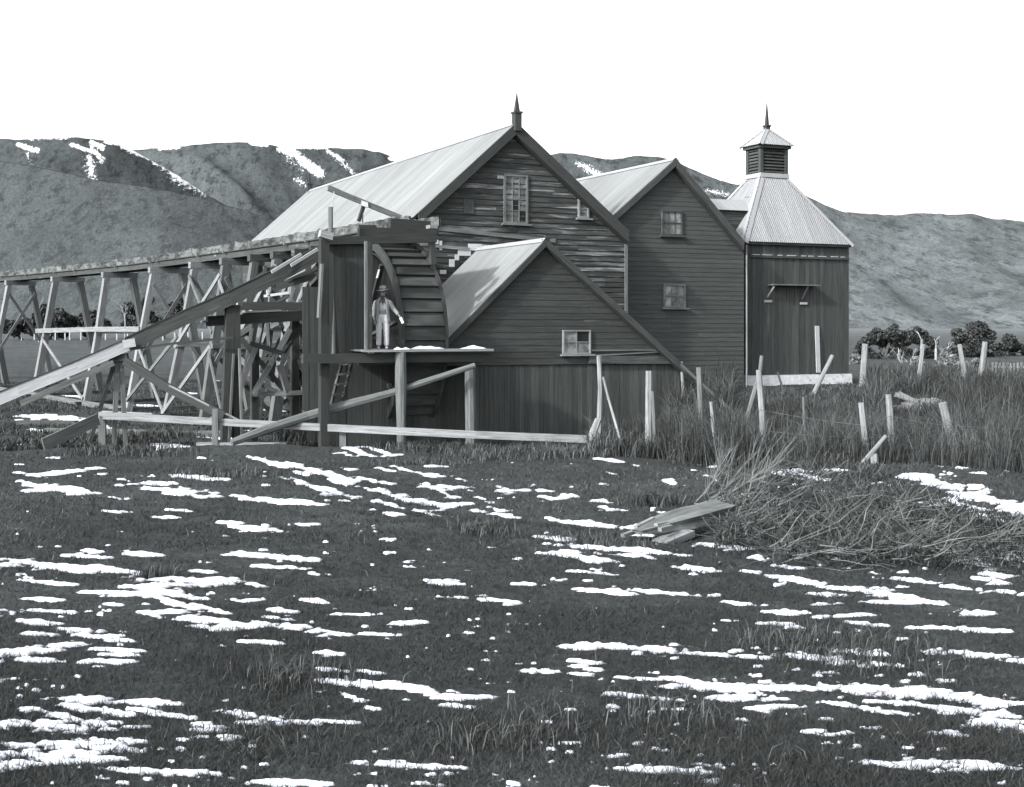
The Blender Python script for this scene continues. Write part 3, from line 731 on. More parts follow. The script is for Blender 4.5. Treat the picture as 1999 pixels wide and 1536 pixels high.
def panel(parent, px, t, d, mat, name, horiz=True, tone=1.0):
    s0, s1, z0, z1 = rect_px(*px, t); mb = MB()
    a, b_ = (E1 * (s1 - s0) / 2, Z * (z1 - z0) / 2)
    if not horiz: a, b_ = b_, a
    mb.box(B((s0 + s1) / 2, t - d / 2 - 0.028, (z0 + z1) / 2), a, b_, E2 * d / 2, tone)
    return mb.build(name, mat, parent)
def gable_roof(parent, apex, left, right, t0, t1, mat='iron', pitch=0.11, thick=0.10):
    """apex / left / right: (s, z) of the roof outline; t0 front, t1 back"""
    roofs = []
    for (e, nm) in ((left, 1), (right, -1)):
        mb = MB()
        d = Vector((apex[0] - e[0], apex[1] - e[1])); L = d.length; d = d / L
        up = E1 * d.x + Z * d.y
        nrm = (E1 * (-d.y) + Z * d.x) * (1 if nm == 1 else -1)
        if nrm.z < 0: nrm = -nrm
        poly = [(0, 0), (t1 - t0, 0), (t1 - t0, L), (0, L)]
        corrugated(mb, poly, B(e[0], t0, e[1]), E2, up, nrm, pitch)
        # battens and lining under the iron
        c0 = B(e[0], t0 + 0.06, e[1]) - nrm * 0.02; c1 = B(apex[0], t0 + 0.06, apex[1]) - nrm * 0.02
        roofs.append((mb, up, nrm))
    mb = roofs[0][0]
    mb2 = roofs[1][0]
    k = len(mb.v)
    mb.v += mb2.v; mb.f += [tuple(i + k for i in f) for f in mb2.f]; mb.uv += mb2.uv; mb.tone += mb2.tone
    r = mb.build('roof', mat, parent)
    cap = MB()
    for e, (m_, up, nrm) in zip((left, right), roofs):
        a = B(apex[0], t0 - 0.02, apex[1]) + nrm * 0.03
        b_ = B(apex[0], t1 + 0.02, apex[1]) + nrm * 0.03
        cap.face([a - up * 0.18, b_ - up * 0.18, b_ + up * 0.02, a + up * 0.02], [(0, 0), (0, t1 - t0), (0.2, t1 - t0), (0.2, 0)], 1.02)
    cap.build('ridge_cap', 'lead', r)
    ln = MB()
    for e, (m_, up, nrm) in zip((left, right), roofs):
        c = (B(apex[0], (t0 + t1) / 2, apex[1]) + B(e[0], (t0 + t1) / 2, e[1])) / 2 - nrm * 0.055
        L = (Vector((apex[0], apex[1])) - Vector((e[0], e[1]))).length
        ln.box(c, up * (L / 2 - 0.03), E2 * ((t1 - t0) / 2 - 0.04), nrm * 0.03)
    ln.build('roof_lining', 'dark_wood', r)
    return r, roofs
def barge(parent, apex, e, t, depth, mat='black_wood', ext=0.0, th=0.06):
    a = Vector((apex[0], apex[1])); b_ = Vector((e[0], e[1])); d = (b_ - a).normalized()
    b_ = b_ + d * ext
    pa, pb = B(a.x, t, a.y), B(b_.x, t, b_.y)
    low = Z * -depth / abs(d.x) * 1.0 * abs(d.x) ** 0
    dz = depth / max(abs(d.x), 0.3)
    mb = MB()
    mb.prism([pa - Z * 0.015, pb - Z * 0.015, pb - Z * dz, pa - Z * dz], -E2 * th, random.uniform(.85, 1.1))
    # soffit board behind
    mb.prism([pa - Z * (dz + 0.004), pb - Z * (dz + 0.004), pb - Z * (dz + 0.03), pa - Z * (dz + 0.03)], E2 * 0.22, 0.9)
    return mb.build('bargeboard', mat, parent)
def spike(parent, base, zb, z1, z2, w, name='finial', mat='black_wood'):
    """square block from zb to z1, tapering spike to z2; base is an (x, y) point"""
    mb = MB(); c = Vector((base.x, base.y, 0)); h = w / 2
    mb.box(c + Z * (zb + z1) / 2, Z * (z1 - zb) / 2, E1 * h, E2 * h)
    mb.box(c + Z * (z1 + 0.03), E1 * (h + 0.03), E2 * (h + 0.03), Z * 0.03)
    k = h * 0.66; q = [E1 * k + E2 * k, -E1 * k + E2 * k, -E1 * k - E2 * k, E1 * k - E2 * k]; top = c + Z * z2
    for i in range(4):
        a, b_ = c + Z * (z1 + 0.06) + q[i], c + Z * (z1 + 0.06) + q[(i + 1) % 4]
        mb.face([a, b_, top], [(0, 0), (0, w), (1, w / 2)])
    return mb.build(name, mat, parent)

# ---- main mill
TO = -0.25
ap = sz(1008, 239, TO); er = sz(1224, 447, TO); el_ = sz(806, 424, TO)
lamz = (ap[1] - EYE) * F / (V0 - 371); pr = P(598, 371, lamz); t_far = (pr - O).dot(E2)
mill = thing('water_mill', 'tall weatherboarded mill with a spiked gable and pale iron roof behind the wheel', 'mill', B((el_[0] + er[0]) / 2, 0, 0.0))
sl_, sr_ = el_[0] + 0.35, sz(1221, 520, 0)[0]
def on_roof(a, e, s): return a[1] + (e[1] - a[1]) * (s - a[0]) / (e[0] - a[0])
wall_poly = [(sl_, -0.3), (sr_, -0.3), (sr_, on_roof(ap, er, sr_) - 0.12), (ap[0], ap[1] - 0.12), (sl_, on_roof(ap, el_, sl_) - 0.12)]
mb = MB(); lapped(mb, wall_poly, front(0), 0.185, -0.3, 0.28, 0.024, 0.012); mb.build('front_wall', 'mill_board', mill)
mb = MB()
zl, zr_ = on_roof(ap, el_, sl_) - 0.12, on_roof(ap, er, sr_) - 0.12
lapped(mb, [(0, -0.3), (t_far, -0.3), (t_far, zl), (0, zl)], sidewall(sl_, -1), 0.185, -0.3)
lapped(mb, [(0, -0.3), (t_far, -0.3), (t_far, zr_), (0, zr_)], sidewall(sr_, 1), 0.185, -0.3)
mb.build('side_wall', 'dark_board', mill)
mb = MB(); lapped(mb, wall_poly, lambda s, d, z: B(s, t_far + d, z), 0.185, -0.3); mb.build('rear_wall', 'dark_board', mill)
gable_roof(mill, ap, el_, er, TO, t_far + 0.25)
barge(mill, ap, er, TO, 0.36, ext=0.05); barge(mill, ap, el_, TO, 0.30, ext=-0.25)
pk = B(ap[0], TO - 0.03, 0); spike(mill, pk, ap[1] - 0.3, sz(1010, 222, TO)[1], sz(1011, 178, TO)[1], 0.25)
spike(mill, B(ap[0], t_far + 0.1, 0), ap[1] - 0.1, ap[1] + 0.3, ap[1] + 1.05, 0.24)
mb = MB(); mb.box(B(sr_ + 0.0, -0.045, 3.5), Z * 3.5, E1 * 0.06, E2 * 0.02); mb.build('corner_board', 'mid_wood', mill)
window(mill, (982, 341, 1029, 437), 0, 3, 4, frame='mid_wood', sash=2, label='tall sash window of twelve small panes', dark=((1, 1), (2, 0)))
window(mill, (1127, 389, 1148, 426), 0, 1, 2, frame='grey_wood', label='small two pane window near the right verge')
panel(mill, (904, 389, 924, 417), 0, 0.03, 'mid_wood', 'shutter', False, 0.45)
panel(mill, (970, 343, 983, 349), 0, 0.03, 'pale_wood', 'patch_board')
for px in ((858, 336, 905, 343),):
    pass
mb = MB()
mb.beam(PB(853, 446, -0.075), PB(1084, 470, -0.075), 0.05, 0.13, tone=1.0); mb.build('raking_board', 'mid_wood', mill)
mb = MB()
mb.beam(PB(848, 480, -0.06), PB(916, 486, -0.06), 0.03, 0.10, tone=1.0); mb.build('raking_board', 'grey_wood', mill)
for px in ((913, 476, 940, 489), (941, 478, 955, 484), (893, 488, 918, 499), (876, 506, 887, 521), (887, 497, 895, 508), (858, 527, 870, 535), (857, 470, 862, 488), (848, 468, 855, 476)):
    panel(mill, px, 0, 0.02, 'white_paint', 'flashing_patch')
for px in ((895, 500, 904, 509), (886, 509, 896, 521), (870, 522, 887, 531)):
    panel(mill, px, 0, 0.02, 'black_wood', 'flashing_patch', True, 0.6)

# ---- middle mill building
TM = 1.0; TMO = TM - 0.22
ap2 = sz(1319, 309, TMO); er2 = sz(1451, 469, TMO)
e1p = sz(1205, 412, TMO); kl = (ap2[1] - e1p[1]) / (ap2[0] - e1p[0])
el2 = (ap2[0] - (er2[0] - ap2[0]), ap2[1] - kl * (er2[0] - ap2[0]))
mid = thing('mill_store', 'dark boarded mill block between the tall mill and the kiln', 'mill', B(ap2[0], TM, 0.8))
T2 = 17.0
sR = sz(1452, 600, TM)[0]; sL = el2[0] + 0.3
poly = [(sr_ + 0.05, 0.2), (sR, 0.2), (sR, on_roof(ap2, er2, sR) - 0.12), (ap2[0], ap2[1] - 0.12), (sr_ + 0.05, on_roof(ap2, el2, sr_ + 0.05) - 0.12)]
mb = MB(); lapped(mb, poly, front(TM), 0.178, 0.2, 0.09, 0.013, 0.002); mb.build('front_wall', 'dark_board', mid)
mb = MB(); zr2 = on_roof(ap2, er2, sR) - 0.12
lapped(mb, [(TM, 0.2), (T2, 0.2), (T2, zr2), (TM, zr2)], sidewall(sR, 1), 0.178, 0.2, 0.1, 0.02); mb.build('side_wall', 'dark_board', mid)
gable_roof(mid, ap2, el2, er2, TMO, T2 + 0.2, 'iron')
barge(mid, ap2, er2, TMO, 0.26, mat='dark_wood'); barge(mid, ap2, (sr_, on_roof(ap2, el2, sr_)), TMO, 0.22, mat='dark_wood')
window(mid, (1290, 411, 1331, 460), TM, 3, 2, frame='dark_wood', sash=1, label='upper sash window with a pale lower sash')
window(mid, (1294, 554, 1337, 601), TM, 3, 2, frame='mid_wood', sash=1, label='lower sash window with a white meeting rail')
w = panel(mid, (1407, 709, 1429, 750), TM, 0.03, 'mid_wood', 'hatch', False, 0.5); w['label'] = 'boarded low hatch'
panel(mid, (1405, 750, 1431, 753), TM, 0.06, 'mid_wood', 'hatch_sill', True, .8)
mb = MB(); s_, z_ = sz(1456, 478, TM); mb.tube([B(s_, TM - 0.05, z_), B(s_, TM - 0.05, 0.9)], [0.032, 0.032], 8, 1.0); mb.build('drainpipe', 'grey_wood', mid)

# ---- kiln
TK = 1.6; TKO = TK - 0.22
ka, kb = sz(1452, 470, TKO), sz(1666, 478, TKO)
ze = (ka[1] + kb[1]) / 2; Wk = kb[0] - ka[0]
HY = 1.92; CY = 0.45
kc_s = (ka[0] + kb[0]) / 2; kc_t = TKO + HY
kiln = thing('hop_kiln', 'square boarded hop kiln with a steep iron roof and louvred cupola', 'kiln', B(kc_s, kc_t, 1.0))
c0 = 0.70
s0k, s1k = sz(1459, 600, TK)[0], sz(1657, 600, TK)[0]
zbase = sz(1560, 731, TK)[1]
t0k, t1k = TK, TKO + 2 * HY - 0.22
mb = MB(); upright(mb, [(s0k, zbase), (s1k, zbase), (s1k, ze - 0.02), (s0k, ze - 0.02)], front(TK), 0.2, 0.2); mb.build('front_wall', 'vert_board', kiln)
mb = MB()
for s_, sg in ((s0k, -1), (s1k, 1)):
    upright(mb, [(t0k, zbase), (t1k, zbase), (t1k, ze - 0.02), (t0k, ze - 0.02)], sidewall(s_, sg), 0.2, 0.2)
upright(mb, [(s0k, zbase), (s1k, zbase), (s1k, ze - 0.02), (s0k, ze - 0.02)], lambda s, d, z: B(s, t1k + d, z), 0.2, 0.2)
mb.build('side_wall', 'vert_board', kiln)
mb = MB()
mb.box(B((s0k + s1k) / 2, (t0k + t1k) / 2, zbase / 2 - 0.0), E1 * ((s1k - s0k) / 2 + 0.09), E2 * ((t1k - t0k) / 2 + 0.09), Z * (zbase / 2 - 0.004))
mb.build('stone_base', 'stone', kiln)
# roof: a truncated pyramid of corrugated iron
zc_ = EYE + (V0 - 345) / F * (B(kc_s - c0, kc_t - CY, 0).y)
mb = MB(); hip = MB()
for k_, (a, inn) in enumerate(((E1, E2), (E2, -E1), (-E1, -E2), (-E2, E1))):
    ha, hi_, ca_, ci = ((Wk / 2, HY, c0, CY), (HY, Wk / 2, CY, c0))[k_ % 2]
    cen = B(kc_s, kc_t, ze) - inn * hi_
    run = hi_ - ci; slope = (inn * run + Z * (zc_ - ze)); L = slope.length; up = slope / L
    n_ = up.cross(a); n_ = n_ if n_.z > 0 else -n_
    corrugated(mb, [(-ha, 0), (ha, 0), (ca_, L), (-ca_, L)], cen, a, up, n_, 0.10)
    # hip flashing
    q0 = cen + a * ha - up * 0.03; q1 = cen + a * ca_ + up * L; 
    hp = (q1 - q0).normalized()
    for nn, dirn in ((n_, -a),):
        wv = (dirn - hp * dirn.dot(hp)).normalized() * 0.17
        hip.face([q0 + nn * 0.03, q1 + nn * 0.03, q1 + wv + nn * 0.03, q0 + wv + nn * 0.03], None, 1.0)
    q0 = cen - a * ha - up * 0.03; q1 = cen - a * ca_ + up * L; hp = (q1 - q0).normalized()
    wv = (a - hp * a.dot(hp)).normalized() * 0.17
    hip.face([q0 + n_ * 0.03, q1 + n_ * 0.03, q1 + wv + n_ * 0.03, q0 + wv + n_ * 0.03], None, 1.0)
kr = mb.build('roof', 'iron_new', kiln); hip.build('hip_flashing', 'lead', kr)
mb = MB(); mb.box(B(kc_s, kc_t, ze - 0.06), E1 * (Wk / 2 - 0.06), E2 * (HY - 0.06), Z * 0.045); mb.build('eave_board', 'dark_wood', kiln)
# cupola
zt = EYE + (V0 - 283) / F * (B(kc_s - c0, kc_t - CY, 0).y); c1 = 0.64; CY1 = 0.38
mb = MB()
for sa in (-1, 1):
    for sb_ in (-1, 1):
        mb.box(B(kc_s + sa * c1, kc_t + sb_ * CY1, (zc_ + zt) / 2), Z * (zt - zc_) / 2, E1 * 0.075, E2 * 0.075)
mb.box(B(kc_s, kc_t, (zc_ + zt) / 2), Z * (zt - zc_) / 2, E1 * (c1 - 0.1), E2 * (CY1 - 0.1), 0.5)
cup = mb.build('cupola', 'dark_wood', kiln)
mb = MB()
nl = 8
for k_, (a, inn) in enumerate(((E1, E2), (E2, -E1), (-E1, -E2), (-E2, E1))):
    la_, li_ = ((c1, CY1), (CY1, c1))[k_ % 2]
    for i in range(nl):
        zz = zc_ + 0.2 + (zt - zc_ - 0.27) * (i + 0.5) / nl
        hh = (zt - zc_ - 0.27) / nl
        mb.box(B(kc_s, kc_t, zz) - inn * li_, a * (la_ - 0.078), (inn * 0.05 + Z * hh * 0.42), (Z * 0.010 - inn * 0.010), random.uniform(.8, 1.3))
mb.build('louvre', 'dark_wood', cup)
mb = MB()
for k_, (a, inn) in enumerate(((E1, E2), (E2, -E1), (-E1, -E2), (-E2, E1))):
    la_, li_ = ((c1, CY1), (CY1, c1))[k_ % 2]
    cen = B(kc_s, kc_t, zc_ + 0.085) - inn * (li_ + 0.10)
    mb.box(cen, a * (la_ + 0.09), Z * 0.09 + inn * 0.012, inn * 0.012)
mb.build('apron_flashing', 'lead', cup)
c2 = c1 + 0.26; zca = EYE + (V0 - 250) / F * B(kc_s, kc_t, 0).y; mb = MB(); hp = MB()
CY2 = CY1 + 0.26
for k_, (a, inn) in enumerate(((E1, E2), (E2, -E1), (-E1, -E2), (-E2, E1))):
    ca2, ci2 = ((c2, CY2), (CY2, c2))[k_ % 2]
    cen = B(kc_s, kc_t, zt + 0.03) - inn * ci2; up = (inn * ci2 + Z * (zca - zt)); L = up.length; up /= L
    n_ = up.cross(a); n_ = n_ if n_.z > 0 else -n_
    corrugated(mb, [(-ca2, 0), (ca2, 0), (0.05, L * 0.95), (-0.05, L * 0.95)], cen, a, up, n_, 0.1)
    for sg in (-1, 1):
        q0 = cen + a * sg * ca2; q1 = cen + up * L; hp_ = (q1 - q0).normalized(); d_ = -a * sg
        wv = (d_ - hp_ * d_.dot(hp_)).normalized() * 0.12
        hp.face([q0 + n_ * .025, q1 + n_ * .025, q1 + wv + n_ * .025, q0 + wv + n_ * .025], None, 1.0)
cr = mb.build('cupola_roof', 'iron_new', cup)
hp.build('cupola_hip', 'lead', cup)
mb = MB(); mb.box(B(kc_s, kc_t, zt - 0.04), E1 * (c2 - 0.1), E2 * (CY2 - 0.1), Z * 0.06); mb.build('cupola_cornice', 'dark_wood', cup)
spike(cup, B(kc_s, kc_t, 0), zca - 0.12, zca + 0.06, EYE + (V0 - 192) / F * B(kc_s, kc_t, 0).y, 0.2, 'spire')
# wall details
s0_, z0_ = sz(1463, 497, TK); s1_, z1_ = sz(1655, 503, TK)
mb = MB(); mb.box(B((s0_ + s1_) / 2, TK - 0.05, (z0_ + z1_) / 2 - 0.05), E1 * (s1_ - s0_) / 2, E2 * 0.035, Z * 0.05, 1.0); mb.build('drip_rail', 'dark_wood', kiln)
mb = MB()
s = s0_ + 0.1
while s < s1_ - 0.2:
    w_ = random.uniform(0.15, 0.5); mb.box(B(s + w_ / 2, TK - 0.05, (z0_ + z1_) / 2 + 0.014), E1 * w_ / 2, E2 * 0.03, Z * 0.012); s += w_ + random.uniform(0.05, 0.35)
mb.build('rail_flashing', 'white_paint', kiln)
s0_, z0_ = sz(1497, 556, TK); s1_, z1_ = sz(1588, 557, TK)
mb = MB(); mb.box(B((s0_ + s1_) / 2, TK - 0.22, z0_), E1 * (s1_ - s0_) / 2, E2 * 0.19, Z * 0.025); shelf = mb.build('shelf', 'mid_wood', kiln)
for (ua, va, ub, vb, uc) in ((1512, 558, 1498, 580, 1498), (1578, 558, 1566, 584, 1567)):
    mb = MB(); a = PB(ua, va, TK - 0.3); b_ = PB(ub, vb, TK - 0.06); mb.beam(a, b_, 0.06, 0.06); mb.build('bracket', 'mid_wood', shelf)
    s_, z_ = sz(uc, vb + 8, TK); mb = MB(); mb.box(B(s_, TK - 0.05, z_), E1 * 0.17, E2 * 0.03, Z * 0.045); mb.build('cleat', 'pale_wood', shelf)
# link between the mill block and the kiln roof
tl = 2.2
sa, za = sz(1393, 388, tl + 0.75); sb_, zb_ = sz(1450, 388, tl + 0.75); _, zc2 = sz(1430, 410, tl)
sb_ += 0.1; sa -= 0.6
mb = MB(); lapped(mb, [(sa, zc2 - 2.2), (sb_, zc2 - 2.2), (sb_, zc2 - 0.03), (sa, zc2 - 0.03)], front(tl + 0.12), 0.18, zc2 - 2.2, 0.1)
mb.face([B(sb_, tl + 0.12, zc2 - 2.2), B(sb_, tl + 1.4, zc2 - 2.2), B(sb_, tl + 1.4, zc2), B(sb_, tl + 0.75, za - 0.04), B(sb_, tl + 0.12, zc2)], None, .8)
lk = mb.build('link_dormer', 'dark_wood', kiln)
mb = MB()
up = (E2 * 0.75 + Z * (za - zc2)); L = up.length; up /= L; n_ = E1.cross(up)
corrugated(mb, [(0, 0), (sb_ - sa + 0.08, 0), (sb_ - sa + 0.08, L), (0, L)], B(sa, tl, zc2), E1, up, n_, 0.1)
up2 = (-E2 * 0.75 + Z * (za - zc2)).normalized()
corrugated(mb, [(0, 0), (sb_ - sa + 0.08, 0), (sb_ - sa + 0.08, L), (0, L)], B(sa, tl + 1.5, zc2), E1, up2, up2.cross(E1), 0.1)
mb.build('link_roof', 'iron_new', lk)
mb = MB(); mb.box(B(sb_ + 0.11, tl + 0.72, za - 0.05), Z * 0.2, E2 * 0.14, E1 * 0.02); mb.build('link_barge', 'dark_wood', lk)

# ---- wheel-side shed
q = P(1064, 468, 36.5); TS = (q - O).dot(E2); TSO = TS - 0.15
ap3 = sz(1066, 466, TSO); er3 = sz(1333, 712, TSO); el3 = sz(868, 667, TSO)
shed = thing('wheel_shed', 'low steep roofed boarded shed in front of the tall mill, beside the wheel', 'shed', B(ap3[0], TS, 0))
sA, sZ_ = sz(927, 760, TS)[0], sz(1328, 760, TS)[0]
zband = sz(1100, 711, TS)[1]
sLs = el3[0] + 0.12
poly = [(sLs, on_roof(ap3, el3, sLs) - 0.1), (sLs + 0.001, zband - 0.0), (sZ_, zband), (sZ_, on_roof(ap3, er3, sZ_) - 0.02), (ap3[0], ap3[1] - 0.1)]
poly = [(sLs, zband), (sZ_, zband), (sZ_, max(zband + 0.01, on_roof(ap3, er3, sZ_) - 0.05)), (ap3[0], ap3[1] - 0.1), (sLs, on_roof(ap3, el3, sLs) - 0.1)]
mb = MB(); lapped(mb, poly, front(TS), 0.20, zband, 0.12, 0.011, 0.003); mb.build('gable_wall', 'shed_board', shed)
mb = MB(); upright(mb, [(sA, -0.3), (sZ_, -0.3), (sZ_, zband - 0.01), (sA, zband - 0.01)], front(TS + 0.05), 0.17, 0.22); mb.build('lower_wall', 'vert_board', shed)
mb = MB()
for s_, sg in ((sA, -1), (sZ_, 1)):
    upright(mb, [(TS + 0.06, -0.3), (-0.03, -0.3), (-0.03, zband - 0.01), (TS + 0.06, zband - 0.01)], sidewall(s_, sg), 0.17, 0.2)
zz = on_roof(ap3, el3, sLs) - 0.1
lapped(mb, [(TS + 0.03, zband - 0.3), (-0.03, zband - 0.3), (-0.03, zz), (TS + 0.03, zz)], sidewall(sLs, -1), 0.2, zband - 0.3)
mb.build('side_wall', 'vert_board', shed)
gable_roof(shed, ap3, el3, er3, TSO, -0.035, 'iron', 0.10)
barge(shed, ap3, er3, TSO, 0.20, mat='dark_wood', ext=0.05); barge(shed, ap3, el3, TSO, 0.16, mat='black_wood')
window(shed, (1097, 644, 1151, 691), TS, 2, 2, frame='grey_wood', dark=((1, 1),), fw=0.045, label='four pane window with one pane missing')
mb = MB(); mb.beam(PB(1150, 684, TS - 0.05), PB(1300, 683, TS - 0.05), 0.04, 0.05, tone=.9)
mb.beam(PB(1160, 694, TS - 0.055), PB(1302, 686, TS - 0.055), 0.04, 0.04, tone=1.0); mb.build('batten', 'mid_wood', shed)
mb = MB(); mb.beam(PB(1150, 702, TS - 0.06), PB(1318, 703, TS - 0.06), 0.04, 0.24, tone=.55); mb.build('head_board', 'mid_wood', shed)
mb = MB(); mb.beam(PB(1064, 462, TSO - 0.08), PB(1090, 462, TSO - 0.08), 0.05, 0.10, tone=1); mb.beam(PB(1058, 470, TSO + .1), PB(1075, 464, TSO + 0.1), .05, .08, tone=1.)
mb.build('ridge_board', 'black_wood', shed)
mb = MB(); s_ = sz(1330, 760, TS)[0]; mb.tube([PB(1330, 706, TS - 0.12), PB(1334, 770, TS - 0.13), PB(1337, 800, TS - 0.12), PB(1344, 850, TS - 0.1)], [0.05, 0.05, 0.045, 0.04], 7, 1.0); mb.build('corner_pole', 'grey_wood', shed)
GWd = 'grey_wood'
# ------------------------------------------------------------------ the wheel and its housing
WS1, WS0, WT, WZ, WR = -3.46, -4.95, -1.99, 3.05, 3.10
wheel = thing('waterwheel', 'huge dark wooden water wheel with stepped buckets beside the standing man', 'water wheel', B((WS0 + WS1) / 2, WT, 0.02))
def wp(s, th, r): return B(s, WT - r * math.cos(th), WZ + r * math.sin(th))
for s0, s1 in ((WS0, WS0 + 0.09), (WS1 - 0.09, WS1)):
    mb = MB(); n_ = 72
    for i in range(n_):
        a, b_ = 2 * math.pi * i / n_, 2 * math.pi * (i + 1) / n_
        tn = 0.6 + 0.2 * ((i // 6) % 3) / 2
        ro, ri = WR, WR - 0.24
        for s, o_ in ((s0, 1), (s1, 0)):
            pts = [wp(s, a, ri), wp(s, b_, ri), wp(s, b_, ro), wp(s, a, ro)]
            mb.face(pts if o_ else pts[::-1], [(a * 3, 0), (b_ * 3, 0), (b_ * 3, .4), (a * 3, .4)], tn)
        mb.face([wp(s0, a, ro), wp(s0, b_, ro), wp(s1, b_, ro), wp(s1, a, ro)], [(a * 3, 0), (b_ * 3, 0), (b_ * 3, .1), (a * 3, .1)], tn * 1.3)
        mb.face([wp(s0, b_, ri), wp(s0, a, ri), wp(s1, a, ri), wp(s1, b_, ri)], None, tn)
    mb.build('shroud', 'dark_wood', wheel)
NB = 46
for i in range(NB):
    a = 2 * math.pi * i / NB; da = 2 * math.pi / NB
    mb = MB(); ro = WR - 0.03; ri = WR - 0.12
    # each bucket front: the upper edge lies inside, the lower edge stands proud like a lapped step
    A, Bq = wp(WS0 + 0.09, a, ro), wp(WS1 - 0.09, a, ro); C, D_ = wp(WS1 - 0.09, a + da * 0.98, ri), wp(WS0 + 0.09, a + da * 0.98, ri)
    L = WS1 - WS0; ou = random.uniform(0, 40); tn = random.uniform(.75, 1.25)
    mb.face([A, Bq, C, D_], [(ou, ou), (ou + L, ou), (ou + L, ou + .42), (ou, ou + .42)], tn)
    A2, B2 = wp(WS0 + 0.09, a, WR - 0.19), wp(WS1 - 0.09, a, WR - 0.19)
    mb.face([Bq, A, A2, B2], [(ou, 0), (ou + L, 0), (ou + L, .2), (ou, .2)], tn)
    mb.build('bucket', 'bucket', wheel)
mb = MB(); n_ = 46
for i in range(n_):
    a, b_ = 2 * math.pi * i / n_, 2 * math.pi * (i + 1) / n_
    mb.face([wp(WS0 + .09, a, WR - .40), wp(WS1 - .09, a, WR - .40), wp(WS1 - .09, b_, WR - .40), wp(WS0 + .09, b_, WR - .40)], [(0, a * 3), (1.4, a * 3), (1.4, b_ * 3), (0, b_ * 3)], random.uniform(.8, 1.1))
mb.build('sole_board', 'dark_wood', wheel)
mb = MB(); mb.tube([B(WS0 - 0.5, WT, WZ), B(WS1 + 0.45, WT, WZ)], [.2, .2], 12, 1.0); mb.build('axle', 'black_wood', wheel)
for s in (WS0 + 0.045, WS1 - 0.045):
    for k in range(8):
        th = k * math.pi / 4 + 0.2; mb = MB(); mb.beam(wp(s, th, 0.15), wp(s, th, WR - 0.40), 0.09, 0.14, up=E1); mb.build('spoke', 'dark_wood', wheel)

house = thing('wheel_housing', 'dark timber frame and board screen around the water wheel', 'frame', PB(680, 860, -6.0))
TP = -6.15                      # front of the platform
zd = EYE - 0.60
def vb(px, t, name, mat='black_wood', w=0.17, rnd=.25):
    s0, s1, z0, z1 = rect_px(*px, t); mb = MB()
    upright(mb, [(s0, z0), (s1, z0), (s1, z1), (s0, z1)], front(t), w, rnd); return mb.build(name, mat, house)
vb((640, 462, 714, 702), TP + 0.95, 'board_screen', 'black_wood', 0.2)
vb((590, 560, 642, 800), TP + 1.2, 'board_screen', 'black_wood', 0.2)
vb((700, 440, 800, 700), -2.2, 'rear_shade_sheet', 'black_wood', 0.22)  # added black sheet, puts the shade behind the man into colour
vb((600, 690, 960, 900), -4.0, 'void_shade_sheet', 'black_wood', 0.25)  # added black sheet standing in for the dark void under the platform
s_ = sz(640, 600, TP + .25)[0]
mb = MB(); s2, z2 = sz(717, 470, TP); mb.box(B(s2, TP + .1, (zd + z2) / 2), Z * (z2 - zd) / 2, E1 * .035, E2 * .035, 1.0); mb.build('post', 'mid_wood', house)
mb = MB(); s2, z2 = sz(728, 470, TP); mb.box(B(s2, TP + .35, (zd + z2) / 2), Z * (z2 - zd) / 2, E1 * .09, E2 * .09, .9); mb.build('post', 'dark_wood', house)
mb = MB(); mb.beam(PB(632, 470, -5.6), PB(632, 880, -5.6), .24, .24, up=E2); mb.build('post', 'black_wood', house)
mb = MB(); mb.beam(PB(841, 446, -4.6), PB(845, 515, -4.6), .17, .17, up=E2, tone=.9); mb.build('post', 'dark_wood', house)
mb = MB(); s2, z2 = sz(843, 443, -4.6); mb.box(B(s2, -4.6, z2), E1 * .13, E2 * .13, Z * .05); mb.build('post_cap', 'grey_wood', house)
for (a, b_, t, hh) in (((625, 470), (850, 466), -5.3, .22), ((700, 452), (850, 456), -4.7, .26), ((760, 436), (838, 442), -4.2, .3)):
    mb = MB(); mb.beam(PB(*a, t), PB(*b_, t), .2, hh, tone=.8); mb.build('lintel', 'black_wood', house)
mb = MB(); mb.beam(PB(590, 700, TP + .3), PB(962, 697, TP + .3), .2, .26, tone=.9); mb.build('sill_beam', 'black_wood', house)
mb = MB(); mb.beam(PB(624, 455, -5.75), PB(648, 462, -5.75), .2, .2, tone=1.2); mb.build('block', 'grey_wood', house)
mb = MB(); mb.beam(PB(628, 515, -5.9), PB(622, 620, -5.9), .06, .16, up=E2, tone=1); mb.build('brace', 'mid_wood', house)
mb = MB(); mb.beam(PB(742, 520, -3.4), PB(736, 543, -3.4), .03, .10, up=E2, tone=1.2); mb.build('bright_gap', 'pale_wood', house)  # pale strip standing in for light through a gap
for tt, ll in ((-5.55, 1),):
    mb = MB(); mb.beam(PB(776, 660, tt), PB(786, 690, tt), .1, .1); mb.build('brace', 'black_wood', house)

